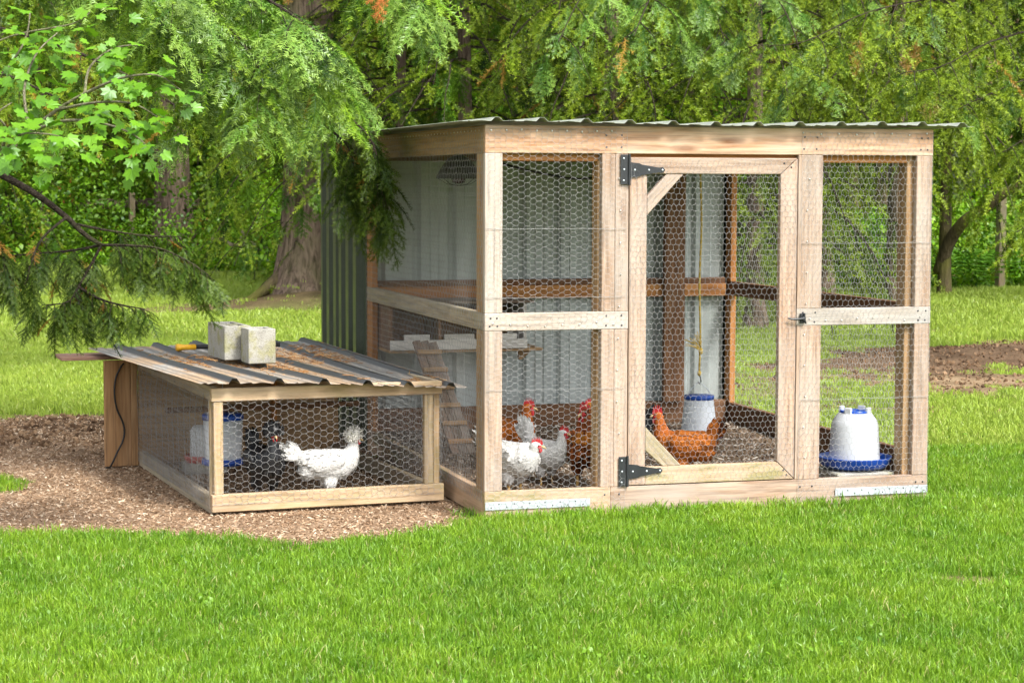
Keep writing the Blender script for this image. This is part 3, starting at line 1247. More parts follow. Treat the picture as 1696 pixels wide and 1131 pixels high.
# inner wall of the run, and the closed shelter behind it
for k, (a, b) in enumerate(((.045, .84), (.83, 1.63), (1.62, 2.385))):
    sheet('wall_sheet', coop, a, b, .20, 1.93, lambda u, v, z, k=k: (u, D + .004 + z * 1.5 - .0015 * (k % 2), v), M['inner_wall'], off=.11)
DS = 4.03
for k, (a, b) in enumerate(((D + .004, 3.42), (3.41, DS))):
    mb, us, u = MB(), [], a
    while u < b:
        us += [q for q in (u, u + .09, u + .115, u + .205) if q < b]
        u += .229
    us.append(b)
    for z in (.02, 1.94):
        for i, u in enumerate(us):
            mb.v.append((-(.045 if i % 4 in (2, 3) else .0) + .002 * k, u, z))
    nu = len(us)
    mb.f += [(i, i + 1, i + nu + 1, i + nu) for i in range(nu - 1)]
    o = mb.obj('shelter_side', M['green_wall'], coop)
    sl = o.modifiers.new('thickness', 'SOLIDIFY')
    sl.thickness, sl.offset = .0012, 0
sheet('shelter_side', coop, D + .03, DS, .02, 1.94, lambda u, v, z: (W + z, u, v), M['green_wall'])
sheet('shelter_back', coop, .02, W - .02, .02, 1.94, lambda u, v, z: (u, DS + z, v), M['green_wall'])

# netting (outside of the boards)
hexnet('wire_netting', coop, .004, .735, .03, 1.935, on_y(-.0035, 2), 0, seed=2)
hexnet('wire_netting', coop, 1.685, 2.425, .03, 1.93, on_y(-.0035, 3), 1, seed=3)
hexnet('wire_netting', coop, .03, D - .01, .08, 1.94, on_x(-.0045, 4, sg=-1), 1, seed=4, p=.033, wire=.0020)
hexnet('wire_netting', coop, .05, D - .02, .12, 1.86, on_x(W + .0045, 5), 1, seed=5, p=.033, wire=.0016)
# selvedge wires stretched across the netting
sw = MB()
for zz in (1.44, 1.10, .64):
    sw.tube([(.004 + .73 * i / 12, -.006 + .001 * math.sin(i), zz + .002 * math.sin(i * 1.7)) for i in range(13)], .0011, 4)
for zz in (1.36, .55):
    sw.tube([(1.69 + .73 * i / 12, -.006, zz + .002 * math.sin(i * 1.3)) for i in range(13)], .0011, 4)
for zz in (1.60, 1.33, .70):
    sw.tube([(-.007, .1 + 2.6 * i / 16, zz + .003 * math.sin(i * 1.3)) for i in range(17)], .0011, 4)
sw.obj('selvedge_wire', M['wire'], coop, smooth=True)['kind'] = 'stuff'
# staples and nail heads along the beam
nl = MB()
for x in list(np.arange(.03, .72, .078)) + list(np.arange(1.69, 2.42, .10)):
    nl.ell((x, -.004, 1.925 + random.uniform(-.006, .004)), (.0055, .004, .0055), nu=7, nv=4)
for z in np.arange(.25, 1.75, .16):
    nl.ell((.70 + random.uniform(-.01, .01), -.004, z), (.004, .003, .004), nu=6, nv=4)
    nl.ell((1.72 + random.uniform(-.01, .01), -.004, z), (.004, .003, .004), nu=6, nv=4)
for x in np.arange(.04, .7, .09):
    nl.ell((x, -.004, .965 + random.uniform(-.01, .01)), (.004, .003, .004), nu=6, nv=4)
    nl.ell((1.70 + x, -.004, .965 + random.uniform(-.01, .01)), (.004, .003, .004), nu=6, nv=4)
for y in np.arange(.1, 2.7, .07):
    nl.ell((-.004, y, 1.925), (.003, .004, .004), nu=6, nv=4)
sc_ = MB()
for x, z in [(x, z) for x in (.025, .065) for z in (.96, 1.0)] + [(x, z) for x in (.63, .71, 1.70, 1.77, 2.36, 2.40) for z in (.955, 1.004, 1.845, 1.905, .10)] + [(.78, 1.755), (.82, 1.735), (1.60, .19), (1.63, 1.75), (1.59, 1.77), (1.62, .165)]:
    sc_.ell((x + random.uniform(-.004, .004), -.0012, z), (.0052, .0022, .0052), nu=8, nv=4)
sc_.obj('screw_heads', M['hole'], coop, smooth=True)['kind'] = 'stuff'
nl.obj('nail_heads', M['nail'], coop, smooth=True)['kind'] = 'stuff'
# galvanised nail straps on the bottom rail
for x0, x1, z0, z1 in ((.002, .55, .046, .086), (1.897, 2.428, .042, .083)):
    s_ = MB().box((x0, -.0075, z0), (x1, -.0052, z1), .0008).obj('metal_strap', M['steel'], coop)
    hl = MB()
    for i, x in enumerate(np.arange(x0 + .03, x1 - .01, .04)):
        hl.lathe([(0.0001, 0), (.0038, 0)], 8, (0, 0, 0))
        for q in range(len(hl.v) - 16, len(hl.v)):
            vx, vy, vz = hl.v[q]
            hl.v[q] = (x + vx, -.0082, (z0 + z1) / 2 + (.008 if i % 2 else -.008) + vy)
    hl.obj('screw_hole', M['hole'], s_)['kind'] = 'stuff'

# ---- the door
door = bpy.data.objects.new('door', None)
COL.objects.link(door)
door.parent = coop
dx0, dx1, dz0, dz1 = .752, 1.664, .142, 1.796
sw_, tr, br = .094, .082, .090


def prism_board(name, poly, y0, y1, mat, parent, along):
    """mitred board: polygon in XZ about its own centre, grain along local X"""
    cx, cz = sum(p[0] for p in poly) / len(poly), sum(p[1] for p in poly) / len(poly)
    ca, sa = math.cos(along), math.sin(along)
    loc = [((x - cx) * ca + (z - cz) * sa, -(x - cx) * sa + (z - cz) * ca) for x, z in poly]
    o = MB().prism(loc, y0, y1).obj(name, mat, parent)
    o.location = (cx, 0, cz)
    o.rotation_euler = (0, -along, 0)
    bv = o.modifiers.new('edge', 'BEVEL')
    bv.width = .003
    bv.segments = 1
    return o


prism_board('stile', [(dx0, dz0), (dx0 + sw_ - .002, dz0 + .0), (dx0 + sw_ - .002, dz1 - tr - .001), (dx0, dz1 - tr - .001)], 0, T, gy_ if 0 else fr, door, math.pi / 2)
prism_board('stile', [(dx1, dz0 + .002), (dx1, dz1 - .002), (dx1 - sw_, dz1 - tr - .002), (dx1 - sw_, dz0 + br + .002)], 0, T, fr, door, math.pi / 2)
prism_board('top_rail', [(dx0, dz1 - tr), (dx1 - sw_ - .002, dz1 - tr), (dx1 - .002, dz1), (dx0, dz1)], 0, T, fr, door, 0)
prism_board('bottom_rail', [(dx0 + sw_ - .001, dz0), (dx1 - .002, dz0), (dx1 - sw_ - .002, dz0 + br), (dx0 + sw_ - .001, dz0 + br)], 0, T, M['mossy'], door, 0)
ix, iz1, iz0 = dx0 + sw_, dz1 - tr, dz0 + br
prism_board('brace', [(ix, iz1 - .21), (ix + .195, iz1 - .001), (ix + .105, iz1 - .001), (ix, iz1 - .115)], .004, T, fr, door, R(45))
prism_board('brace', [(ix, iz0 + .085), (ix + .095, iz0 + .001), (ix + .195, iz0 + .001), (ix, iz0 + .205)], .004, T, gy_, door, R(-46))
hexnet('wire_netting', door, dx0 + .005, dx1 - .005, dz0 + .005, dz1 - .005, on_y(-.0035, 8), 1, seed=8, p=.0285)
for zc, nm in ((1.735, 'top'), (.215, 'low')):
    hg = bpy.data.objects.new('hinge', None)
    COL.objects.link(hg)
    hg.parent = door
    bb = MB().box((.700, -.0095, zc - .075), (.738, -.006, zc + .075), .001)
    bb.tube([(.746, -.010, zc - .078), (.746, -.010, zc + .078)], .0072, 10)
    z = zc - .002
    bb.prism([(.752, z - .038), (.800, z - .033), (.815, z - .026), (.905, z - .012), (.925, z - .014), (.937, z), (.925, z + .014), (.905, z + .012), (.815, z + .026), (.800, z + .033), (.752, z + .038)], -.0095, -.006)
    plate = bb.obj('hinge_plate', M['black_iron'], door)
    sc_ = MB()
    for px_, pz_ in ((.716, zc + .055), (.718, zc), (.716, zc - .055), (.775, z), (.85, z), (.922, z)):
        sc_.ell((px_, -.0105, pz_), (.0055, .003, .0055), nu=8, nv=4)
    sc_.obj('hinge_screws', M['steel'], plate, smooth=True)['kind'] = 'stuff'
    bpy.data.objects.remove(hg)
# latch: a plate on the post and a hook across the gap
lt = MB().box((1.682, -.014, .95), (1.712, -.004, 1.0), .002)
lt.box((1.690, -.026, .963), (1.706, -.012, .985), .003)
lt.tube([(1.70, -.024, .975), (1.66, -.026, .972), (1.63, -.022, .973), (1.612, -.018, .978)], [.006, .006, .0055, .004], 8)
lt.tube([(1.712, -.02, .948), (1.706, -.024, .96), (1.702, -.02, 1.002)], .004, 6)
lt.obj('latch', M['black_iron'], coop, smooth=False)


# ================================================================== THE LOW PEN
PA = R(4.7)
pen = thing('chicken_pen', 'low wooden chicken pen with netting sides and sagging dark ribbed roof', 'chicken pen', (-1.284, .486, 0), PA)
PWd, PD = 1.22, 1.95
pw = M['pen']
bbox_board('front_beam', pen, (0, 0, .570), (PWd, .04, .638), 0, M['pen'])
bbox_board('front_bottom_rail', pen, (0, 0, .012), (PWd + .01, .04, .10), 0, M['pen'])
bbox_board('front_post', pen, (.012, .005, .1005), (.060, .042, .5695), 2, pw)
bbox_board('front_post', pen, (1.125, .005, .1005), (1.172, .042, .5695), 2, pw)
bbox_board('side_beam', pen, (0, .041, .575), (.038, PD, .645), 1, gy_)
bbox_board('side_bottom_rail', pen, (.0, .041, .0), (.04, PD, .085), 1, gy_)
bbox_board('side_beam', pen, (PWd - .038, .041, .575), (PWd, PD, .640), 1, gy_)
bbox_board('side_bottom_rail', pen, (PWd - .04, .041, .0), (PWd, PD, .085), 1, gy_)
bbox_board('front_stud', pen, (.001, .0425, .085), (.036, .075, .5745), 2, pw)
bbox_board('front_stud', pen, (1.185, .0425, .085), (1.219, .075, .5745), 2, pw)
bbox_board('back_board', pen, (-.20, PD + .002, .0), (-.045, PD + .03, .625), 2, M['ply'])
bbox_board('back_post', pen, (-.044, PD + .001, 0), (-.004, PD + .05, .625), 2, M['ply'])
for k in range(3):
    bbox_board('back_plank', pen, (.0, PD + .002 + .004 * (k % 2), .012 + .205 * k), (PWd, PD + .024 + .004 * (k % 2), .2215 + .205 * k), 0, M['side'])
bbox_board('perch', pen, (.042, 1.35, .37), (PWd - .042, 1.39, .40), 0, M['brown'])
bbox_board('inner_stud', pen, (.80, PD - .045, .0), (.825, PD, .574), 2, M['orange'])
hexnet('wire_netting', pen, .0, PWd, .05, .575, on_y(-.0035, 12, .006), 0, seed=12, jit=.0028, p=.034, wire=.0015)


def loose(xv, amp, seed, sg):
    def f(u, v):
        fold = np.sin(u * 21 + 2 * fbm(u, v, .4, seed)) * amp * np.clip((v - .05) / .25, .2, 1) * np.clip((.62 - v) / .1, .2, 1)
        return np.stack([np.full_like(u, xv) + sg * (.006 + np.abs(fold)), u + .012 * np.sin(v * 17), v], -1)
    return f


hexnet('wire_netting', pen, .02, PD - .02, .03, .62, loose(-.002, .004, 13, -1), 1, seed=13, jit=.002, p=.031, wire=.0018)
hexnet('loose_netting', pen, .10, 1.72, .04, .61, loose(-.012, .022, 14, -1), 1, seed=14, jit=.003, p=.024, wire=.0015)
hexnet('wire_netting', pen, .05, PD - .02, .03, .60, loose(PWd + .002, .004, 15, 1), 1, seed=15, jit=.002, p=.031, wire=.0018)


# roof: two overlapping ribbed sheets, sagging
def pen_roof_z(u, v):
    return .655 + .030 * v / 2 + (.014 - .045 * u) * (1 - v / 2.2) + .006 * math.sin(u * 4 + v * 2) - .010 * math.sin(math.pi * min(max(v / 2.1, 0), 1))


def pen_place(shift, k):
    def f(u, v, z):
        return (u - .17 * v / 2 + shift, v, pen_roof_z(u, v) + z * 1.35 + .003 * k)
    return f


sheet('roof_sheet', pen, -.075, .54, -.065, 2.16, pen_place(0, 0), M['pen_roof'], off=.10, nv=16)
sheet('roof_sheet', pen, .36, .98, -.085, 2.13, pen_place(0, 1.4), M['pen_roof'], off=.10, nv=16)
sheet('roof_sheet', pen, .80, 1.335, -.06, 2.18, pen_place(0, .6), M['pen_roof'], off=.10, nv=16)
# fallen needles lying on the sheets
NL = [chip_source('fallen%d' % i, 90 + i, M['pine_litter'], .03 + .015 * i, .0022, .0014) for i in range(3)]
n = 5200
u, v = rng.uniform(.05, 1.25, n), rng.uniform(-.03, 2.0, n)
dens = sm(.50, .66, fbm(u * 1.0, v * .6, .35, 17)) * sm(0, .45, u)
k = rng.random(n) < dens * .9 + .02
u, v = u[k], v[k]
z = np.array([pen_roof_z(a, b) + rib_profile(a, off=.10) * 1.35 + .006 for a, b in zip(u, v)])
n = len(u)
fl = scatter('fallen_needles', np.stack([u - .17 * v / 2, v, z], -1), np.stack([rng.normal(0, .15, n), rng.normal(0, .15, n), rng.uniform(0, 6.28, n)], -1), rng.uniform(.5, 1.2, n), NL, rng.integers(0, 3, n), pen)


def pen_pt(x, y, z):
    c, s = math.cos(PA), math.sin(PA)
    return Vector((-1.284 + x * c - y * s, .486 + x * s + y * c, z))


# plank sticking out under the roof
pk = thing('plank', 'reddish brown plank lying flat, sticking out left under the pen roof', 'plank', pen_pt(-.10, 2.10, .628), PA - R(1))
bbox_board('plank_board', pk, (-.34, -.13, 0), (.75, .17, .020), 0, M['plank'])

# concrete blocks on the pen roof
def cblock(lx, ly, z, w, l, h, rz, label):
    t = thing('concrete_block', label, 'concrete block', pen_pt(lx, ly, z), PA + rz, 'concrete blocks weighing down the pen roof')
    mb = MB()
    th = .03
    mb.box((0, 0, 0), (w, th, h), .004)
    mb.box((0, l - th, 0), (w, l, h), .004)
    mb.box((.001, th - .001, .001), (th, l - th + .001, h - .001))
    mb.box((w - th, th - .001, .001), (w - .001, l - th + .001, h - .001))
    if l > .25:
        mb.box((th - .001, l / 2 - .016, .002), (w - th + .001, l / 2 + .016, h - .002))
    mb.obj('block_body', M['concrete'], t)
    return t


cblock(.380, .78, .686, .150, .19, .188, R(-1), 'short mossy concrete half block, the nearer one on the pen roof')
cblock(.300, 1.005, .690, .150, .39, .188, R(1), 'long grey concrete block, the farther one on the pen roof')

# black pole with a yellow end
tp_ = thing('tool_pole', 'black pole with a yellow socket end lying on the pen roof', 'tool', pen_pt(.165, 1.66, .715), PA + R(2))
MB().tube([(.10, 0, 0), (.62, 0, 0)], .0135, 12).obj('pole', M['rubber'], tp_, smooth=True)
ye = MB().tube([(0, 0, 0), (.02, 0, 0), (.05, 0, 0), (.115, 0, 0)], [.021, .021, .016, .017], 14)
ye.obj('socket_end', M['yellow'], tp_, smooth=True)

# power cord over the back board
cp = [pen_pt(x, PD - .006 - e, z) for x, e, z in ((-.085, -.01, .605), (-.105, .004, .585), (-.135, .004, .52), (-.143, .004, .43), (-.13, .004, .34), (-.10, .006, .27), (-.088, .008, .21), (-.10, .012, .15), (-.135, .03, .09), (-.165, .06, .04), (-.19, .09, .012), (-.215, .11, .012))]


def smooth_path(pts, k=4):
    out = []
    P = [Vector(p) for p in pts]
    for i in range(len(P) - 1):
        p0, p1, p2, p3 = P[max(i - 1, 0)], P[i], P[i + 1], P[min(i + 2, len(P) - 1)]
        for q in range(k):
            t = q / k
            out.append(.5 * ((2 * p1) + (p2 - p0) * t + (2 * p0 - 5 * p1 + 4 * p2 - p3) * t * t + (3 * p1 - p0 - 3 * p2 + p3) * t ** 3))
    out.append(P[-1])
    return out


tag(MB().tube(smooth_path(cp), .0058, 8).obj('power_cord', M['rubber'], smooth=True), 'black power cord hanging down the plywood board of the low pen', 'cord')

# ================================================================== FURNITURE INSIDE THE COOP
nb = thing('nest_box', 'white wooden nest box with dark openings on the back wall', 'nest box', (.045, 2.32, .60))
wb = M['white_box']
NX = (0, .30, .595, .86)
bbox_board('floor_board', nb, (-.0, 0, .04), (.965, .36, .058), 0, M['side'])
bbox_board('front_lip', nb, (0, -.020, .0585), (.86, -.001, .118), 0, wb)
for i, x in enumerate(NX):
    bbox_board('divider', nb, (x - (.02 if i == 3 else 0), 0, .0585), (x + (.0 if i == 3 else .02), .36, .335), 2, wb if i == 3 else M['brown'])
bbox_board('top_board', nb, (-.0, -.03, .336), (.90, .37, .352), 0, M['ramp'])
bbox_board('back_panel', nb, (0, .361, .0585), (.86, .372, .335), 0, M['brown'])
for a, b in ((.09, .25), (.34, .53), (.66, .80)):
    bbox_board('inner_lip', nb, (a, .002, .0585), (b, .02, .150), 0, wb)
MB().prism([(0, 0), (.09, .0), (.02, -.06), (0, -.06)], 0, .03).obj('bracket', M['side'], nb, loc=(.84, .1, .039))

rp = thing('ramp', 'steep weathered slat ramp with cleats leaning up to the nest box', 'ramp', (.32, 1.70, .10))
r0, r1 = Vector((.02, -.02, 0)), Vector((-.125, .36, .64))
for k in range(3):
    off = Vector((-.05 + .05 * k, 0, 0))
    board('slat', rp, r0 + off, r1 + off + Vector((0, 0, random.uniform(-.02, .02))), .047, .018, M['ramp'], (1, 0, 0))
for k in range(6):
    c = r0.lerp(r1, .1 + .155 * k) + Vector((0, -.016, .012))
    board('cleat', rp, c - Vector((.074, 0, 0)), c + Vector((.074, 0, 0)), .028, .012, M['side'], (r1 - r0))

lamp = thing('heat_lamp', 'dark dome heat lamp hanging under the coop roof', 'lamp', (.285, 1.6, 1.69))
lm = MB().lathe([(.132, 0), (.128, .012), (.10, .065), (.065, .11), (.030, .13), (.026, .17), (.0, .175)], 24)
lm.obj('reflector', M['brass'], lamp, smooth=True)
MB().lathe([(.0, -.03), (.035, -.022), (.048, .01), (.04, .05), (.02, .085)], 16).obj('bulb', plain('dark_bulb', (.05, .012, .012), .2), lamp, smooth=True)
gd = MB()
for k in range(6):
    a = k * math.pi / 3
    gd.tube([(.128 * math.cos(a), .128 * math.sin(a), .004), (.07 * math.cos(a), .07 * math.sin(a), -.03), (0, 0, -.042)], .0018, 4)
gd.obj('wire_guard', M['black_iron'], lamp)
MB().tube([(0, 0, .17), (.0, .0, .24)], .004, 6).obj('hanger', M['black_iron'], lamp)

cb = smooth_path([(.285, 1.6, 1.90), (.40, 1.45, 1.82), (.47, 1.2, 1.762), (.62, 1.0, 1.715), (.78, .95, 1.690), (.95, .95, 1.708), (1.08, .98, 1.74), (1.2, 1.0, 1.80), (1.28, 1.0, 1.88)])
tag(MB().tube(cb, .006, 7).obj('lamp_cable', M['rubber'], smooth=True), 'black cable sagging under the coop roof', 'cable')


def ring_loop(c, r, n=16, tilt=0):
    return [Vector(c) + Vector((r * math.cos(a), 0, r * math.sin(a))) for a in np.linspace(0, 2 * math.pi, n)]


# hanging feeder
fd = thing('hanging_feeder', 'white tapered feeder with blue rim and tray hanging from a rope', 'feeder', (1.865, 1.87, .118))
MB().lathe([(.112, .035), (.110, .05), (.088, .245), (.084, .245), (.10, .05), (.10, .035)], 28).obj('hopper', M['milky'], fd, smooth=True)
MB().lathe([(.084, .244), (.090, .244), (.093, .262), (.088, .270), (.0, .272)], 28).obj('lid', M['blue'], fd, smooth=True)
MB().lathe([(.0, .004), (.125, .004), (.142, .018), (.144, .036), (.136, .036), (.125, .020), (.0, .020)], 28).obj('tray', M['blue'], fd, smooth=True)
MB().tube([(-.08, 0, .265), (-.05, 0, .31), (0, 0, .352), (.05, 0, .31), (.08, 0, .265)], .0025, 6).obj('bail', M['steel'], fd, smooth=True)
rope = thing('rope', 'yellow rope with a frayed knot hanging above the feeder', 'rope', (1.865, 1.87, .50))
rpth = [(0.004 * math.sin(i * .9), .003 * math.cos(i), .02 + i * .10) for i in range(15)]
MB().tube(rpth, .0065, 7).obj('strand', M['rope'], rope, smooth=True)
MB().ell((0, 0, .02), (.012, .012, .018)).obj('knot', M['rope'], rope, smooth=True)
MB().ell((.006, -.004, .155), (.014, .012, .022)).obj('knot', M['rope'], rope, smooth=True)
fry = MB()
for k in range(16):
    a = R(random.uniform(85, 150))
    l = random.uniform(.07, .12)
    fry.tube([(.006, 0, .155), (.006 + .5 * l * math.cos(a), random.uniform(-.015, .015), .155 + .5 * l * math.sin(a)), (.006 + l * math.cos(a + .2), random.uniform(-.03, .03), .155 + l * math.sin(a + .2))], .0032, 4)
fry.obj('frayed_end', M['rope'], rope)
MB().tube([(0, 0, .02), (.008, 0, -.01), (.012, 0, -.03), (.0, 0, -.045), (-.008, 0, -.03)], .003, 6).obj('hook', M['black_iron'], rope, smooth=True)

# waterer near the right front
wt = thing('drinker', 'white drinker jar in a wide blue tray beside the right corner post', 'drinker', (2.135, .27, .142))
MB().lathe([(.0, .012), (.165, .012), (.185, .03), (.198, .066), (.200, .070), (.193, .070), (.178, .034), (.16, .020), (.0, .020)], 36).obj('tray', M['blue'], wt, smooth=True)
MB().lathe([(.136, .028), (.137, .05), (.126, .235), (.118, .262), (.090, .300), (.086, .304), (.082, .30), (.082, .296), (.0, .296)], 36).obj('jar', M['white_plastic'], wt, smooth=True)
MB().lathe([(.074, .297), (.080, .297), (.081, .315), (.074, .317), (.07, .31), (.0, .308)], 28).obj('cap', M['blue'], wt, smooth=True)
for a in (0, 90, 180, 270):
    lg = MB().box((-.02, .070, .292), (.02, .088, .335), .004)
    lgo = lg.obj('lug', M['white_plastic'], wt)
    lgo.rotation_euler = (0, 0, R(a + 38))
pv = thing('paver', 'concrete paver lying under the drinker', 'paver', (2.125, .25, .075))
MB().box((-.165, -.15, -.01), (.165, .17, .066), .006).obj('paver_body', M['concrete'], pv)

# feeder and drinker inside the low pen
f2 = thing('pen_feeder', 'white feeder with blue lid and base hanging inside the low pen', 'feeder', pen_pt(.24, .80, .145))
MB().lathe([(.100, .02), (.098, .035), (.108, .245), (.104, .245), (.09, .03), (.09, .02)], 28).obj('hopper', M['milky'], f2, smooth=True)
MB().lathe([(.106, .244), (.113, .244), (.113, .268), (.106, .275), (.0, .276)], 28).obj('lid', M['blue'], f2, smooth=True)
MB().lathe([(.0, .0), (.112, .0), (.116, .008), (.116, .032), (.108, .033), (.0, .03)], 28).obj('tray', M['blue'], f2, smooth=True)
MB().tube([(-.09, 0, .272), (0, 0, .36), (.09, 0, .272)], .0022, 6).obj('bail', M['steel'], f2)
MB().tube([(0, 0, .36), (0, 0, .50)], .002, 5).obj('hanger', M['steel'], f2)
w2 = thing('pen_drinker', 'white drinker with red base standing behind the pen netting', 'drinker', pen_pt(.30, 1.55, 0))
MB().lathe([(.078, .09), (.082, .11), (.080, .24), (.062, .268), (.0, .275)], 26).obj('jar', M['milky'], w2, smooth=True)
MB().lathe([(.0, .06), (.10, .06), (.112, .075), (.116, .10), (.110, .102), (.10, .08), (.0, .078)], 26).obj('base', M['red_plastic'], w2, smooth=True)
MB().box((-.12, -.1, 0), (.12, .1, .06), .006).obj('riser', M['concrete'], w2)


# ================================================================== HENS
def loft(mb, rings, n=14):
    """rings: (centre, ry, rz) along a path in the XZ plane"""
    b = len(mb.v)
    cs = [Vector(r[0]) for r in rings]
    for i, (c, ry, rz) in enumerate(rings):
        t = (cs[min(i + 1, len(cs) - 1)] - cs[max(i - 1, 0)]).normalized()
        up = Vector((0, 1, 0)).cross(t) * -1
        up = Vector((-t.z, 0, t.x))
        for k in range(n):
            a = 2 * math.pi * k / n
            mb.v.append(tuple(cs[i] + Vector((0, 1, 0)) * ry * math.cos(a) + up * rz * math.sin(a)))
    for i in range(len(rings) - 1):
        for k in range(n):
            k2 = (k + 1) % n
            mb.f.append((b + i * n + k, b + i * n + k2, b + (i + 1) * n + k2, b + (i + 1) * n + k))
    mb.f.append(tuple(b + k for k in range(n))[::-1])
    mb.f.append(tuple(b + (len(rings) - 1) * n + k for k in range(n)))


def hen(name, label, loc, rz, scale, colour, tail_up=50, head_turn=0, crest=None, comb=1.0, legs='leg_yellow', gloss=False, seed=1, neck=1.0, tail_len=.13, fluffy=1.0, group='hens', laid=1500, lift=1.0):
    """colour(p) gives the feather colour at a local body point; body faces +X, stands on z = 0"""
    r = random.Random(seed)
    t = thing(name, label, 'chicken', loc, rz, group)
    t.scale = (scale,) * 3
    mb = MB()
    hz = .10 * (neck - 1)
    rings = [((-.185, 0, .262), .012, .012), ((-.165, 0, .252), .040, .040), ((-.125, 0, .232), .068, .068), ((-.06, 0, .208), .088, .086),
             ((.01, 0, .198), .094, .094), ((.07, 0, .206), .086, .090), ((.115, 0, .232), .066, .074), ((.137, 0, .270 + hz * .3), .045, .052),
             ((.144, 0, .310 + hz * .7), .032, .037), ((.148, 0, .342 + hz), .026, .029)]
    loft(mb, rings, 16)
    # head, turned on the neck
    hc = Vector((.154, 0, .366 + hz))
    hm = Matrix.Rotation(R(head_turn), 3, 'Z')

    def hd(p):
        return hc + hm @ Vector(p)
    mb.ell(hc, (.031, .0225, .026), (0, 0, R(head_turn)))
    mb.ell(hd((.018, 0, -.003)), (.018, .015, .016), (0, 0, R(head_turn)))
    mb.ell((.149, 0, .350 + hz), (.025, .025, .026))
    # wings
    for s in (-1, 1):
        mb.ell((-.028, s * .080, .222), (.105, .020, .050), (0, R(-10), s * R(7)), 14, 8)
        mb.ell((-.115, s * .064, .238), (.06, .016, .026), (0, R(-14), s * R(12)), 12, 7)
        mb.ell((.0, s * .042, .118), (.042, .032, .052), (0, R(12), 0))
    # fluff under the tail
    mb.ell((-.115, 0, .180), (.062, .060, .060))
    # tail feathers
    for k in range(9):
        a = R(tail_up + (k - 4) * 7)
        ln = tail_len * (1 - .05 * abs(k - 4))
        c = Vector((-.150, 0, .250)) + Vector((-math.cos(a), 0, math.sin(a))) * ln * .48
        c.y += (k % 3 - 1) * .012
        mb.ell(c, (ln * .56, .010, .021), (0, a, R((k % 3 - 1) * -8)), 10, 6)
    tmp = mb.obj('tmp_body', None)
    rm = tmp.modifiers.new('r', 'REMESH')
    rm.mode = 'VOXEL'
    rm.voxel_size = .0062
    smd = tmp.modifiers.new('s', 'SMOOTH')
    smd.factor = .5
    smd.iterations = 3
    dg = bpy.context.evaluated_depsgraph_get()
    me = bpy.data.meshes.new_from_object(tmp.evaluated_get(dg))
    bpy.data.objects.remove(tmp)
    co = np.zeros(len(me.vertices) * 3, dtype=np.float32)
    me.vertices.foreach_get('co', co)
    co = co.reshape(-1, 3)
    cols = np.array([(*colour(p, r), 1.0) for p in co], dtype=np.float32)
    ca = me.color_attributes.new('Col', 'FLOAT_COLOR', 'POINT')
    ca.data.foreach_set('color', cols.ravel())
    me.polygons.foreach_set('use_smooth', [True] * len(me.polygons))
    me.name = 'body'
    mat = M['feather_gloss'] if gloss else M['feather']
    link('body', me, mat, t)
    # laid feathers over the body
    npoly = len(me.polygons)
    cen = np.zeros(npoly * 3, dtype=np.float32)
    nor = np.zeros(npoly * 3, dtype=np.float32)
    me.polygons.foreach_get('center', cen)
    me.polygons.foreach_get('normal', nor)
    cen, nor = cen.reshape(-1, 3), nor.reshape(-1, 3)
    V, F, C = [], [], []
    pick = [r.randrange(npoly) for _ in range(laid)]
    for i in pick:
        p, nn = Vector(cen[i]), Vector(nor[i])
        if (p - hc).length < .034:
            continue
        if p.z > .255 + hz * .3 and p.x > .07:
            fl = Vector((-.25, 0, -1))
            ln, wd = .030, .010
        elif p.x < -.15 and p.z > .235:
            a = R(tail_up)
            fl = Vector((-math.cos(a), 0, math.sin(a)))
            ln, wd = .045, .016
        elif p.z < .15:
            fl = Vector((-.4, 0, -1))
            ln, wd = .026 * fluffy, .012
        else:
            fl = Vector((-1, 0, -.12))
            ln, wd = .034, .018
        fl = fl - nn * fl.dot(nn)
        if fl.length < .1:
            continue
        fl.normalize()
        fl = (fl + nn * r.uniform(.015, .07) * fluffy * lift + Vector((r.gauss(0, .06), r.gauss(0, .06), r.gauss(0, .06)))).normalized()
        sd2 = fl.cross(nn).normalized()
        p = p + nn * .0005
        b = len(V)
        l = ln * r.uniform(.7, 1.2)
        V += [p, p + fl * l * .55 + sd2 * wd * .5, p + fl * l - nn * .002, p + fl * l * .55 - sd2 * wd * .5]
        F += [(b, b + 1, b + 2), (b, b + 2, b + 3)]
        c0 = colour(p, r)
        k = r.uniform(.78, 1.2) if lift > .5 else r.uniform(.94, 1.04)
        C += [(*(min(1, q * k) for q in c0), 1)] * 4
    fm = bpy.data.meshes.new('plumage')
    fm.from_pydata([tuple(q) for q in V], [], F)
    ca = fm.color_attributes.new('Col', 'FLOAT_COLOR', 'POINT')
    ca.data.foreach_set('color', np.array(C, dtype=np.float32).ravel())
    link('plumage', fm, mat, t)['kind'] = 'stuff'
    # head parts
    RX = R(head_turn)

    def part(nm, mbx, m_, smooth=True):
        for q in range(len(mbx.v)):
            mbx.v[q] = tuple(hd(mbx.v[q]))
        return mbx.obj(nm, m_, t, smooth=smooth)
    part('beak', MB().tube([(.028, 0, .000), (.044, 0, -.003), (.056, 0, -.012)], [.0085, .0058, .001], 8), M['beak'])
    for s in (-1, 1):
        part('eye', MB().ell((.018, s * .0195, .007), (.0042, .003, .0042), nu=8, nv=6), M['eye'])
    part('face_skin', MB().ell((.017, .0, -.002), (.016, .0208, .014), nu=12, nv=8), M['comb'])
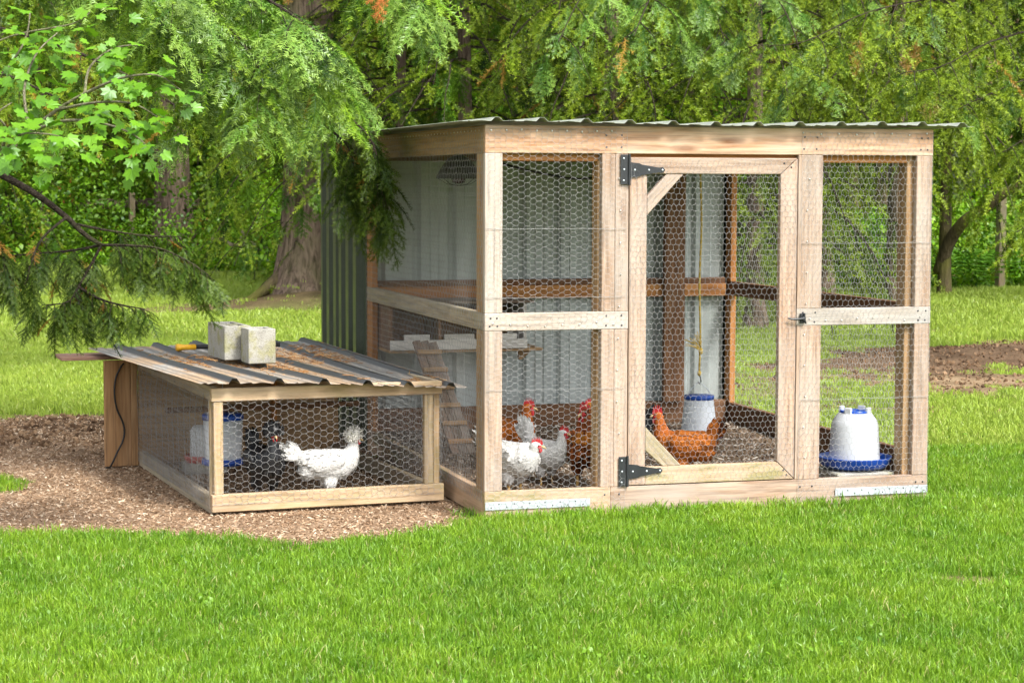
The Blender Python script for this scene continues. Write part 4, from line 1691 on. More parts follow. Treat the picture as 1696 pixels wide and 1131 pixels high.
    if comb > 0:
        cm = MB()
        pts = [(-.022, .018)]
        for k in range(5):
            x0 = -.020 + .011 * k
            hgt = (.026 + .016 * math.sin((k + .6) / 5 * math.pi)) * comb
            pts += [(x0 + .003, .020 + hgt * .55), (x0 + .0055, .020 + hgt), (x0 + .009, .020 + hgt * .5)]
        pts += [(.038, .014), (.030, .006)]
        cm.prism(pts, -.0032, .0032)
        part('comb', cm, M['comb'], False)
    for s in (-1, 1):
        part('wattle', MB().ell((.026, s * .008, -.026 * max(comb, .7)), (.009, .004, .017 * max(comb, .7)), nu=10, nv=7), M['comb'])
    if crest:
        V, F, C = [], [], []
        cc = Vector((-.006, 0, .026))
        base_r = .046
        mbx = MB().ell(cc, (base_r * 1.02, base_r * .98, base_r * .86), nu=16, nv=10)
        for v in mbx.v:
            V.append(hd(v))
            C.append((*crest, 1))
        F += mbx.f
        for k in range(420):
            d = Vector((r.gauss(0, 1), r.gauss(0, 1), r.gauss(.35, .8))).normalized()
            p = cc + Vector((d.x * base_r, d.y * base_r, d.z * base_r * .84))
            fl = (d + Vector((-.25, 0, -.55)) + Vector((r.gauss(0, .25), r.gauss(0, .25), r.gauss(0, .25)))).normalized()
            sd2 = fl.cross(d)
            sd2 = sd2.normalized() * .0035 if sd2.length > .01 else Vector((0, .0035, 0))
            l = r.uniform(.012, .024)
            b = len(V)
            V += [hd(p - d * .004), hd(p + fl * l * .5 + sd2), hd(p + fl * l), hd(p + fl * l * .5 - sd2)]
            F += [(b, b + 1, b + 2), (b, b + 2, b + 3)]
            kk = r.uniform(.92, 1.06)
            C += [(*(min(1, q * kk) for q in crest), 1)] * 4
        fm = bpy.data.meshes.new('crest')
        fm.from_pydata([tuple(q) for q in V], [], F)
        ca = fm.color_attributes.new('Col', 'FLOAT_COLOR', 'POINT')
        ca.data.foreach_set('color', np.array(C, dtype=np.float32).ravel())
        fm.polygons.foreach_set('use_smooth', [True] * len(fm.polygons))
        link('crest', fm, mat, t)['kind'] = 'stuff'
    for s in (-1, 1):
        lg = MB().tube([(.0, s * .042, .10), (.006, s * .043, .06), (.010, s * .044, .012), (.012, s * .044, .006)], [.011, .0075, .0065, .006], 8)
        for a in (-28, 0, 28):
            e = Vector((math.cos(R(a)), math.sin(R(a)), 0))
            q = Vector((.012, s * .044, .006))
            lg.tube([q, q + e * .028 + Vector((0, 0, .002)), q + e * .052 - Vector((0, 0, .002))], [.0058, .0048, .002], 6)
        q = Vector((.010, s * .044, .008))
        lg.tube([q, q + Vector((-.024, 0, -.004))], [.005, .002], 6)
        lg.obj('leg', M[legs], t, smooth=True)
    return t


def col_white(p, r):
    k = r.uniform(.92, 1.0)
    g = .67 * k
    if abs(p[1]) > .07 and r.random() < .012:
        return (.25, .25, .26)
    return (g, g * .985, g * .95)


def col_white_plain(p, r):
    k = r.uniform(.92, 1.0)
    return (.64 * k, .63 * k, .61 * k)


def col_black(p, r):
    k = r.uniform(.6, 1.4)
    return (.012 * k, .013 * k, .016 * k)


def col_red(p, r):
    k = r.uniform(.6, 1.4)
    if p[0] < -.2 and p[2] > .28:
        return (.10 * k, .035 * k, .015 * k)
    if p[2] > .27 and p[0] > .05:
        return (.38 * k, .105 * k, .018 * k)
    return (.44 * k, .135 * k, .022 * k)


def col_brown(p, r):
    k = r.uniform(.55, 1.3)
    v = r.random()
    if p[2] > .30 and p[0] > .08:
        return (.24 * k, .06 * k, .014 * k)
    if p[2] > .24 and p[0] > .06:
        return (.46 * k, .16 * k, .022 * k)
    if v < .35:
        return (.07 * k, .022 * k, .010 * k)
    return (.26 * k, .072 * k, .015 * k)


def col_goldneck(p, r):
    k = r.uniform(.7, 1.3)
    if p[2] > .235 + .0 and p[0] > .055:
        return (.42 * k, .15 * k, .025 * k)
    return (.018 * k, .018 * k, .02 * k)


q = pen_pt(.66, .20, 0)
hen('hen', 'white crested hen standing sideways in the low pen', (q.x, q.y, .012), PA + R(2), .93, col_white, 28, 0, (.72, .70, .64), 0, 'leg_grey', seed=21, neck=.72, tail_len=.13, fluffy=1.2, laid=700, lift=.2)
q = pen_pt(.335, .26, 0)
hen('hen', 'black crested hen facing the camera beside the pen feeder', (q.x, q.y, .01), R(-82), 1.0, col_black, 45, 0, (.018, .018, .02), .0, 'leg_grey', True, seed=22, fluffy=1.2)
hen('hen', 'white hen at the netting with its tail behind the left corner post', (.255, .36, .045), R(-60), 1.0, col_white_plain, 40, 38, None, .75, seed=23, neck=.15, fluffy=1.2, laid=900, lift=.3)
hen('hen', 'white hen with upright tail just behind the nearest white hen', (.490, .56, .06), R(-66), .88, col_white_plain, 66, 25, None, .8, seed=24, neck=.75, tail_len=.17, laid=900, lift=.3)
hen('hen', 'red hen looking right above the two white hens', (.43, 1.02, .07), R(-72), 1.04, col_red, 45, 58, None, .95, seed=25, neck=1.0)
hen('hen', 'dark mottled brown hen standing upright facing the camera', (.680, .45, .06), R(-114), 1.10, col_brown, 48, -20, None, .9, seed=26, neck=1.15)
hen('hen', 'black hen with golden neck half hidden behind the door post', (1.06, 1.05, .06), R(178), 1.0, col_goldneck, 45, 0, None, .7, seed=27, neck=1.05)
hen('hen', 'reddish orange hen behind the coop door, facing left', (1.285, .60, .055), R(140), .96, col_red, 58, 0, None, 1.05, seed=28, neck=1.0, tail_len=.12)


# ================================================================== TREES
SP_NEAR = [spray_source('spray_near%d' % i, M['needle_near'], 100 + i, L=.30, sides=10, side_len=.12, droop=.30) for i in range(3)]
SP_BLUE = [spray_source('spray_blue%d' % i, M['needle_blue'], 110 + i, L=.30, sides=11, side_len=.13, droop=.20) for i in range(3)]
SP_HANG = [spray_source('spray_hang%d' % i, M['needle_near'], 120 + i, L=.34, sides=5, side_len=.07, droop=.05, flat=.9) for i in range(3)]
SP_DARK = [spray_source('spray_dark%d' % i, M['needle_dark'], 130 + i, L=.22, sides=8, side_len=.10, nl=.022, nw=.0055, step=.0075, droop=.35, flat=.35) for i in range(3)]
SP_MID = [spray_source('spray_mid%d' % i, M['needle_far'], 140 + i, L=.55, sides=12, side_len=.24, nl=.055, nw=.014, step=.018, droop=.35, twig=.004) for i in range(3)]
SP_OLIVE = [spray_source('spray_olive%d' % i, M['needle_olive'], 150 + i, L=.62, sides=8, side_len=.13, nl=.048, nw=.011, step=.016, droop=.08, twig=.004, flat=.9) for i in range(3)]
SP_FAR = [spray_source('spray_far%d' % i, M['needle_far'], 160 + i, L=1.0, sides=12, side_len=.42, nl=.075, nw=.018, step=.028, droop=.40, twig=.008) for i in range(3)]
LC_B = [leaf_cluster('cluster_bright%d' % i, M['leaf_bright'], 170 + i, 18, .20, .10) for i in range(3)]
LC_M = [leaf_cluster('cluster_mid%d' % i, M['leaf_mid'], 180 + i, 18, .20, .09) for i in range(3)]


class Cloud:
    """collects the sprays of one crown"""
    def __init__(s):
        s.p, s.r, s.s, s.i = [], [], [], []

    def add(s, p, direction, up, scale, idx):
        e = frame_euler(direction, up)
        s.p.append(tuple(p))
        s.r.append(tuple(e))
        s.s.append(scale)
        s.i.append(idx)

    def build(s, name, parent, sources):
        return scatter(name, s.p, s.r, s.s, sources, s.i, parent)


def drooping_branch(cl, wood_mb, p0, d0, length, r, nsrc, droop=.5, spacing=.10, size=1.0, hang=.0, hang_idx=None, rad=.006, sway=.12):
    """a branch from p0 along d0 that bends down; sprays along both sides and the end, some hanging straight"""
    n = max(4, int(length / .12))
    p, d = Vector(p0), Vector(d0).normalized()
    path = [p.copy()]
    step = length / n
    for i in range(n):
        d = (d + Vector((r.gauss(0, sway), r.gauss(0, sway), -droop * (.5 + i / n) / n * 2 + r.gauss(0, sway * .5)))).normalized()
        p = p + d * step
        path.append(p.copy())
    if wood_mb is not None:
        wood_mb.tube(path, [rad * (1 - .75 * i / n) for i in range(n + 1)], 4, False)
    m_ = max(2, int(length / spacing))
    for k in range(m_):
        u = .12 + .88 * (k + r.random() * .5) / m_
        q = u * n
        j = min(int(q), n - 1)
        pt = path[j].lerp(path[j + 1], min(1, q - j))
        t = (path[j + 1] - path[j]).normalized()
        side = t.cross(Vector((0, 0, 1)))
        side = side.normalized() if side.length > .05 else Vector((1, 0, 0))
        sg = 1 if k % 2 else -1
        a = R(r.uniform(35, 65))
        if u > .93:
            a = R(r.uniform(-10, 10))
        dr = (t * math.cos(a) + side * sg * math.sin(a) + Vector((0, 0, r.uniform(-.35, .02)))).normalized()
        cl.add(pt, dr, Vector((r.gauss(0, .15), r.gauss(0, .15), 1)), size * r.uniform(.7, 1.15), r.choice(nsrc) if hasattr(nsrc, '__len__') else r.randrange(nsrc))
        if hang_idx and r.random() < hang:
            dr = Vector((r.gauss(0, .10), r.gauss(0, .10), -1)).normalized()
            cl.add(pt, dr, Vector((r.gauss(0, 1), r.gauss(0, 1), 0)), size * r.uniform(.7, 1.3), hang_idx[r.randrange(len(hang_idx))])
    return path


def limb(cl, wood_mb, pts, r, nsrc, n_sec, sec_len, size=1.0, rad=.03, droop=.7, hang=.4, hang_idx=None, start=.1, spacing=.10, sec_rad=.007):
    path = smooth_path(pts, 5)
    wood_mb.tube(path, [rad * (1 - .7 * i / (len(path) - 1)) for i in range(len(path))], 7, False)
    n = len(path) - 1
    for k in range(n_sec):
        u = start + (1 - start) * (k + r.random()) / n_sec
        q = u * n
        j = min(int(q), n - 1)
        p = path[j].lerp(path[j + 1], min(1, q - j))
        t = (path[j + 1] - path[j]).normalized()
        side = t.cross(Vector((0, 0, 1))).normalized()
        sg = 1 if k % 2 else -1
        a = R(r.uniform(30, 75))
        d = t * math.cos(a) + side * sg * math.sin(a) + Vector((0, 0, r.uniform(-.3, .12)))
        drooping_branch(cl, wood_mb, p, d, sec_len * r.uniform(.6, 1.2) * (1.1 - .35 * u), r, nsrc, droop, spacing, size, hang, hang_idx, sec_rad)
    return path


def trunk_mesh(h, r0, r1, lean=(0, 0), flare=1.6, n=14, seg=12, seed=0, ridges=.06):
    r = random.Random(seed)
    mb = MB()
    ph = [r.uniform(0, 6.28) for _ in range(4)]
    for i in range(seg + 1):
        u = (i / seg) ** 1.4
        z = h * u
        rr = r0 + (r1 - r0) * u
        rr *= 1 + (flare - 1) * math.exp(-z / (r0 * 1.6))
        for k in range(n):
            a = 2 * math.pi * k / n
            lob = 1 + ridges * math.sin(5 * a + ph[0]) + .5 * (flare - 1) * math.exp(-z / (r0 * 1.2)) * (.5 + .5 * math.sin(4 * a + ph[1]))
            mb.v.append((lean[0] * u * h + rr * lob * math.cos(a), lean[1] * u * h + rr * lob * math.sin(a), z - .15))
    for i in range(seg):
        for k in range(n):
            k2 = (k + 1) % n
            mb.f.append((i * n + k, i * n + k2, (i + 1) * n + k2, (i + 1) * n + k))
    return mb


def conifer(label, base, h, rad, seed, sources, z0=1.0, r_tr=.18, whorl=.45, per=6, size=1.0, droop=.55, spacing=.4, hang=0.0, hang_idx=None, group='conifers of the forest edge', low_cut=None, mat='bark', az_range=None, zmax=None):
    r = random.Random(seed)
    t = thing('conifer_tree', label, 'tree', base, 0, group)
    trunk_mesh(h, r_tr, .03, (r.gauss(0, .01), r.gauss(0, .01)), 1.5, 12, 10, seed).obj('trunk', M[mat], t, smooth=True)
    cl, wd = Cloud(), MB()
    z = z0
    top = min(h, zmax or h)
    while z < top:
        L = rad * (1 - (z - z0) / (h - z0 + .01)) ** .75 + .25
        if low_cut and z < low_cut:
            L *= .75
        for k in range(per):
            a = r.uniform(0, 6.28)
            d = Vector((math.cos(a), math.sin(a), r.uniform(-.05, .25)))
            drooping_branch(cl, wd, (0, 0, z + r.uniform(-.2, .2)), d, L * r.uniform(.75, 1.15), r, 3, droop, spacing, size, hang, hang_idx, .02, .07)
        z += whorl * r.uniform(.8, 1.2)
    wd.obj('branches', M['bark_dark'], t)['kind'] = 'stuff'
    cl.build('crown', t, sources)
    return t


def shrub(name, label, base, rx, rz, n, srcs, seed, cat='shrub', size=1.0, group=None, stems=5):
    r = random.Random(seed)
    t = thing(name, label, cat, base, 0, group)
    st = MB()
    for k in range(stems):
        a = r.uniform(0, 6.28)
        e = Vector((math.cos(a) * rx * .6, math.sin(a) * rx * .6, rz * r.uniform(.7, 1.1)))
        st.tube(smooth_path([(0, 0, -.05), e * .4 + Vector((0, 0, rz * .15)), e], 3), [.022, .02, .017, .014, .011, .009, .006], 5, False)
    st.obj('stems', M['bark_dark'], t)['kind'] = 'stuff'
    P = []
    while len(P) < n:
        v = Vector((r.uniform(-1, 1), r.uniform(-1, 1), r.uniform(-1, 1)))
        if .35 < v.length < 1 + .25 * math.sin(v.x * 7 + seed) * math.cos(v.y * 5 + v.z * 6):
            P.append((v.x * rx, v.y * rx, rz * .55 + v.z * rz * .55))
    P = np.array(P)
    n = len(P)
    rg = np.random.default_rng(seed)
    o = scatter('foliage', P, np.stack([rg.normal(0, .4, n), rg.normal(0, .4, n), rg.uniform(0, 6.28, n)], -1), size * rg.uniform(.7, 1.25, n), srcs, rg.integers(0, len(srcs), n), t)
    return t


# ---- big old trunk left of the coop
bt = thing('old_tree', 'thick old fir trunk with lichen and a flared mossy base left of the coop', 'tree', (2.52, 18.25, 0))
tm = trunk_mesh(9.0, .37, .24, (.008, .0), 1.9, 26, 26, 5, .05)
tm.obj('trunk', M['bark'], bt, smooth=True)
rt = MB()
for a, l in ((200, 1.5), (230, 1.1), (285, .9), (320, 1.0), (150, 1.0), (255, .8)):
    e = Vector((math.cos(R(a)), math.sin(R(a)), 0))
    rt.tube(smooth_path([Vector((0, 0, .55)) + e * .25, Vector((0, 0, .30)) + e * .38 * l, Vector((0, 0, .14)) + e * .55 * l, Vector((0, 0, -.05)) + e * l * .8], 4), [.12 - .007 * i for i in range(13)], 8)
rt.obj('roots', M['bark_moss'], bt, smooth=True)['kind'] = 'stuff'
cl, wd = Cloud(), MB()
r = random.Random(77)
for k in range(46):
    a, z = r.uniform(0, 6.28), r.uniform(2.9, 8.8)
    d = Vector((math.cos(a), math.sin(a), .05))
    drooping_branch(cl, wd, (0, 0, z), d, r.uniform(1.2, 2.8), r, 3, .8, .25, .9, .3, [3, 4, 5], .022, .08)
for k in range(16):                                           # epicormic tufts down the trunk
    a, z = r.uniform(3.4, 6.0), r.uniform(.9, 2.6)
    d = Vector((math.cos(a), math.sin(a), -.3))
    drooping_branch(cl, wd, Vector((math.cos(a), math.sin(a), 0)) * .38 + Vector((0, 0, z)), d, r.uniform(.2, .4), r, 3, 1.4, .10, .5, .3, [3, 4, 5], .006, .1)
wd.obj('branches', M['bark_dark'], bt)['kind'] = 'stuff'
cl.build('crown', bt, SP_MID + SP_OLIVE)

# ---- trees of the forest edge: (photo column, distance, height, radius, seed, sprays, what sets it apart)
EDGE = [
    (-120, 40, 13, 3.0, 201, 0, 'conifer at the far left end of the forest edge'),
    (70, 46, 14, 3.0, 202, 0, 'conifer behind the maple leaves at upper left'),
    (200, 50, 15, 3.2, 203, 1, 'conifer far behind the bare bent branch on the left'),
    (400, 47, 14, 3.0, 204, 0, 'conifer behind the old thick trunk, on its left'),
    (540, 36, 13, 2.8, 205, 0, 'conifer right behind the old thick trunk'),
    (660, 29, 12, 2.9, 206, 0, 'dark conifer above the left end of the coop roof'),
    (775, 27, 12, 2.6, 207, 0, 'dense conifer above the coop corner post'),
    (890, 31, 13, 3.0, 208, 0, 'conifer above the left wire panel of the coop'),
    (1010, 25, 12, 2.4, 209, 1, 'olive green conifer above the upper door hinge'),
    (1130, 33, 13, 3.0, 210, 0, 'conifer behind the coop door'),
    (1250, 24, 12, 2.5, 211, 1, 'conifer with long hanging strands above the coop door'),
    (1370, 30, 13, 2.8, 212, 1, 'olive conifer above the post right of the door'),
    (1480, 26, 12, 2.4, 213, 1, 'drooping conifer above the right end of the coop roof'),
    (1880, 30, 13, 3.0, 215, 0, 'conifer at the right end of the forest edge'),
    (1330, 42, 15, 3.4, 216, 0, 'tall far conifer seen through the right wire panel'),
    (960, 43, 15, 3.4, 217, 0, 'tall far conifer behind the middle of the coop'),
    (720, 44, 15, 3.4, 218, 0, 'tall far conifer behind the coop shelter'),
]
for px, t, h, rd, sd_n, kind, lab in EDGE:
    low = 1.2 if t < 45 and px < 600 else .5
    conifer(lab, ground_at(px, t), h, rd, sd_n, (SP_MID if kind == 0 else SP_OLIVE) + SP_OLIVE, low if px < 620 else (2.7 if px > 1340 and t < 40 else 1.0), .11, .42, 6, 1.25 if t > 34 else 1.0, .75 if kind == 0 else 1.0, .30, .25 if kind == 0 else .6, [3, 4, 5], zmax=8.5)
# far wood behind: reads as one mass
n = 5200
tt = rng.uniform(48, 66, n)
ss = rng.uniform(-26, 30, n)
zz = rng.uniform(0, 1, n) ** .9 * 13
P = np.stack([CAM.x + ss * math.cos(YAW) + tt * math.sin(YAW), CAM.y - ss * math.sin(YAW) + tt * math.cos(YAW), zz], -1)
nc = 3600  # overhead canopy sprays, out of view, added to shade the undergrowth
tt = rng.uniform(36, 68, nc)
ss = rng.uniform(-24, 28, nc)
P2 = np.stack([CAM.x + ss * math.cos(YAW) + tt * math.sin(YAW), CAM.y - ss * math.sin(YAW) + tt * math.cos(YAW), rng.uniform(7.5, 14, nc)], -1)
P = np.concatenate([P, P2])
n += nc
fw_ = scatter('far_wood', P, np.stack([rng.normal(0, .4, n), rng.uniform(.1, 1.1, n), rng.uniform(0, 6.28, n)], -1), rng.uniform(1.2, 2.6, n), SP_FAR, rng.integers(0, 3, n))
tag(fw_, 'dense dark wood closing the view behind the lawn', 'wood')

# trunks and stems standing in the shade of the forest edge
for k, (px, t, rr, h, lab) in enumerate(((292, 44, .40, 9, 'broad brown trunk in the forest shade left of the old tree'), (1562, 31.5, .10, 7, 'slim mossy trunk just right of the coop'), (880, 40, .2, 9, 'thin bare trunk above the coop roof, left one'), (905, 41, .16, 9, 'thin bare trunk above the coop roof, right one'), (1405, 37, .13, 8, 'dark stem seen through the right wire panel, left one'), (1455, 36, .15, 8, 'mossy stem seen through the right wire panel, right one'))):
    tr_ = thing('tree_trunk', lab, 'tree trunk', ground_at(px, t), 0, 'bare trunks in the forest shade')
    trunk_mesh(h, rr, rr * .5, (random.gauss(0, .015), 0), 1.5, 14, 14, 300 + k).obj('trunk', M['bark'] if k in (0, 2, 3) else M['bark_moss'], tr_, smooth=True)

# arching mossy branch at the right, with dead twigs
mb = MB()
arc = smooth_path([at(1556, 452, 31.5), at(1570, 405, 31.3), at(1598, 366, 31), at(1632, 345, 30.8), at(1668, 318, 30.6), at(1705, 300, 30.5)], 5)
mb.tube(arc, [.11 - .0022 * i for i in range(len(arc))], 9)
ab = mb.obj('mossy_branch', M['bark_moss'], smooth=True)
tag(ab, 'arching mossy limb right of the coop in front of the white shed', 'branch')

# white shed and picket fence far behind
sh = thing('white_shed', 'white shed glimpsed between the branches right of the coop', 'shed', ground_at(1590, 62), -YAW)
MB().box((-2.6, 0, 0), (1.1, 3, 2.55)).obj('wall', plain('white_paint', (.78, .80, .84), .6), sh)
MB().prism([(-2.8, 2.45), (1.3, 2.45), (1.2, 2.56), (-.75, 3.6), (-2.7, 2.56)], -.2, 3.2).obj('roof', plain('shed_roof', (.5, .52, .55), .6), sh)
pf = thing('picket_fence', 'white picket fence in front of the shed', 'fence', ground_at(1622, 57), -YAW)
wp = plain('fence_paint', (.78, .79, .80), .6)
for k in range(14):
    x = -1.0 + .2 * k
    MB().prism([(x, .1), (x + .11, .1), (x + .11, 1.15), (x + .055, 1.27), (x, 1.15)], -.012, .012).obj('picket', wp, pf)
for z in (.35, .95):
    MB().box((-1.1, .013, z), (1.8, .05, z + .09)).obj('rail', wp, pf)

# old fence posts
for px, t, w_, h, lab in ((1654, 33.5, .125, 1.62, 'grey wooden fence post standing at the forest edge on the right'), (76, 42, .16, 1.5, 'leaning wooden fence post at the far left under the branches'), (221, 44, .12, 1.45, 'wooden fence post between the far left post and the broad trunk')):
    b = ground_at(px, t)
    p_ = thing('fence_post', lab, 'fence post', b, random.uniform(-.2, .2), 'old fence posts at the forest edge')
    bbox_board('post', p_, (-w_ / 2, -w_ / 2, -.1), (w_ / 2, w_ / 2, h), 2, M['post_far'], .008)

# fallen branches and a log in the shade
for k, (a, b, rr, lab) in enumerate((((398, 392, 37), (452, 424, 36.5), .035, 'thin fallen branch left of the old trunk, slanting right'), ((352, 395, 38), (448, 412, 37.5), .045, 'long fallen branch lying level left of the old trunk'), ((400, 380, 38), (425, 425, 37.5), .03, 'dead stick standing among the fallen branches'))):
    mb = MB()
    pth = [at(*a).lerp(at(*b), i / 6) + Vector((0, 0, random.gauss(0, .03))) for i in range(7)]
    mb.tube(pth, [rr * (1 - .1 * i) for i in range(7)], 7)
    tag(mb.obj('fallen_branch', M['deadwood'], smooth=True), lab, 'branch', 'fallen branches')
mb = MB().tube([at(120, 342, 45), at(190, 340, 45), at(330, 338, 45)], [.16, .15, .13], 10)
tag(mb.obj('fallen_log', M['bark'], smooth=True), 'level fallen log in the shade behind the bent branch', 'log')

# ---- undergrowth along the edge
n = 5200
ss = rng.uniform(-13, 15, n)
edge = np.interp(ss, [-12, -3, 0, 4, 12], [40, 38.5, 36.5, 34.0, 33.2])
tt = edge + rng.exponential(2.2, n)
x = CAM.x + ss * math.cos(YAW) + tt * math.sin(YAW)
y = CAM.y - ss * math.sin(YAW) + tt * math.cos(YAW)
hgt = np.clip((tt - edge) * .35 + .12, .1, 1.1)
z = ground_z(x, y) + rng.uniform(0, 1, n) * hgt
ug = scatter('undergrowth', np.stack([x, y, z], -1), np.stack([rng.normal(0, .4, n), rng.normal(0, .4, n), rng.uniform(0, 6.28, n)], -1), rng.uniform(.55, 1.2, n), LC_M + LC_B[:1], rng.integers(0, 4, n))
tag(ug, 'leafy undergrowth along the foot of the forest', 'undergrowth')


def fern(base, s, seed, label):
    r = random.Random(seed)
    t = thing('fern', label, 'fern', base, r.uniform(0, 6), 'ferns at the forest edge')
    for k in range(9):
        a = 6.28 * k / 9 + r.uniform(-.2, .2)
        V, F = [], []
        n_ = 12
        for i in range(n_):
            u = i / n_
            p = Vector((u * .75, 0, .85 * math.sin(u * 1.9) * .8)) * s
            w = .17 * s * math.sin(math.pi * min(1, u * .9 + .08)) + .01
            for sg in (-1, 1):
                b = len(V)
                V += [p, p + Vector((.03 * s, sg * w, -.25 * w)), p + Vector((.055 * s, sg * w * .5, 0))]
                F += [(b, b + 1, b + 2)]
        me_ = bpy.data.meshes.new('frond')
        me_.from_pydata([tuple(q) for q in V], [], F)
        at_ = me_.attributes.new('tip', 'FLOAT', 'POINT')
        at_.data.foreach_set('value', [r.random() * .8] * len(V))
        link('frond', me_, M['fern'], t, rot=(0, 0, a))


for k, (px, t, s, lab) in enumerate(((1572, 33.6, .75, 'sword fern next to the right end of the coop'), (1606, 34.0, .85, 'sword fern below the arching mossy limb'), (1634, 33.4, .9, 'sword fern left of the right fence post'), (1440, 33.5, .8, 'sword fern seen through the right wire panel'), (1690, 33.8, .7, 'sword fern right of the grey fence post'))):
    fern(ground_at(px, t), s, 400 + k, lab)

# bright leafy shrubs
SH = [
    (1185, 29, .95, 5.9, LC_B, 260, 'bright young maple rising behind the coop roof above the door', 1.0),
    (1600, 45, 2.4, 1.4, LC_B, 320, 'bright shrub below the arching limb on the right', 1.3),
    (30, 41, 2.0, 2.6, LC_M, 340, 'leafy shrub at the far left edge of the lawn', 1.2),
    (120, 47, 2.6, 2.4, LC_B, 320, 'bright shrub between the two left fence posts', 1.2),
    (360, 45, 2.2, 2.3, LC_M, 320, 'green shrub between broad trunk and old trunk', 1.2),
    (530, 34, 1.1, 2.2, LC_B, 240, 'yellow green shrub just right of the old trunk', 1.0),
    (900, 36, 1.6, 5.6, LC_B, 340, 'light green shrub above the coop roof left of the door', 1.0),
    (1450, 35, .9, 1.2, LC_B, 150, 'low bright shrub seen through the right wire panel', .9),
    (440, 52, 3.0, 3.6, LC_B, 380, 'bright shrub far behind the old trunk', 1.5),
    (1680, 35, .9, 1.0, LC_M, 200, 'low shrub right of the grey fence post', .9),
]
for k, (px, t, rx, rz, src, n_, lab, sz) in enumerate(SH):
    shrub('shrub', lab, ground_at(px, t), rx, rz, n_, src, 500 + k, size=sz, group='shrubs of the forest edge')

# ---- right-hand fir whose boughs hang into the picture
rf = thing('fir_tree', 'green fir with orange tinged tips reaching in from the right edge', 'tree', (0, 0, 0))
bx_ = ground_at(1830, 20)
trunk_mesh(10, .22, .08, (0, 0), 1.6, 14, 12, 610).obj('trunk', M['bark'], rf, smooth=True, loc=bx_)
cl, wd = Cloud(), MB()
r = random.Random(611)
for pts, ns, sl in (
    ([(1830, -120, 20), (1720, -40, 19.6), (1580, -10, 19), (1440, 20, 18.4), (1330, 70, 18), (1250, 75, 17.8)], 22, .62),
    ([(1830, 0, 20), (1740, 40, 19.5), (1640, 70, 19), (1560, 110, 18.5), (1500, 120, 18.2)], 18, .60),
    ([(1830, 100, 20), (1760, 115, 19.4), (1690, 135, 19), (1630, 160, 18.6), (1590, 180, 18.4)], 16, .34),
    ([(1830, 190, 20), (1770, 205, 19.4), (1710, 225, 19), (1665, 250, 18.8)], 14, .30),
    ([(1830, 300, 20), (1780, 320, 19.4), (1730, 350, 19), (1685, 385, 18.8)], 12, .28),
    ([(1830, -220, 20), (1700, -160, 20), (1560, -110, 20), (1400, -70, 20), (1230, -40, 20), (1080, -20, 20)], 14, .6),
):
    limb(cl, wd, [at(*p) for p in pts], r, [0, 1, 2], ns, sl, 1.15, .011, .7, .2, [0, 1, 2, 3], .08, .10, .006)
wd.obj('limbs', M['bark_dark'], rf, smooth=True)['kind'] = 'stuff'
SP_RIGHT = [spray_source('spray_right%d' % i, needle_mat('fir_needles_right%d' % i, (.010, .042, .003), (.065, .17, .012), (.28, .44, .065), .035, .03), 620 + i, L=.34, sides=11, side_len=.15, nl=.038, nw=.0070, step=.011, droop=.28) for i in range(3)]
SP_RH = [spray_source('spray_righth%d' % i, M['needle_olive'], 630 + i, L=.42, sides=6, side_len=.09, nl=.036, nw=.0062, step=.010, droop=.05, flat=.9) for i in range(3)]
cl.build('crown', rf, SP_RIGHT + SP_RH)

# hanging curtain of an old fir right behind the coop roof
hf = thing('fir_tree', 'fir with long hanging strands right behind the coop roof, above the door', 'tree', (0, 0, 0))
trunk_mesh(11, .15, .06, (0, 0), 1.5, 14, 12, 640).obj('trunk', M['bark'], hf, smooth=True, loc=ground_at(1150, 29))
cl, wd = Cloud(), MB()
for pts, ns, sl in (
    ([(1150, -160, 21.5), (1080, -110, 20.5), (1010, -60, 19.5), (960, 0, 18.8), (925, 70, 18.2)], 11, .7),
    ([(1150, -160, 21.5), (1120, -80, 20), (1080, -10, 19), (1050, 60, 18.2)], 10, .7),
    ([(1150, -160, 21.5), (1210, -100, 20.5), (1270, -30, 19.5), (1310, 40, 19), (1330, 110, 18.6)], 11, .7),
    ([(1150, -200, 21.5), (1280, -140, 21), (1400, -60, 20.5), (1470, 30, 20)], 11, .7),
    ([(1150, -100, 21.5), (1180, 0, 20.4), (1200, 70, 19.8)], 10, .6),
):
    limb(cl, wd, [at(*p) for p in pts], r, [0, 1, 2, 3, 4, 5], ns, sl, 1.1, .014, 1.0, .6, [3, 4, 5], .08, .16, .006)
wd.obj('limbs', M['bark_dark'], hf, smooth=True)['kind'] = 'stuff'
cl.build('crown', hf, SP_RIGHT + SP_RH)

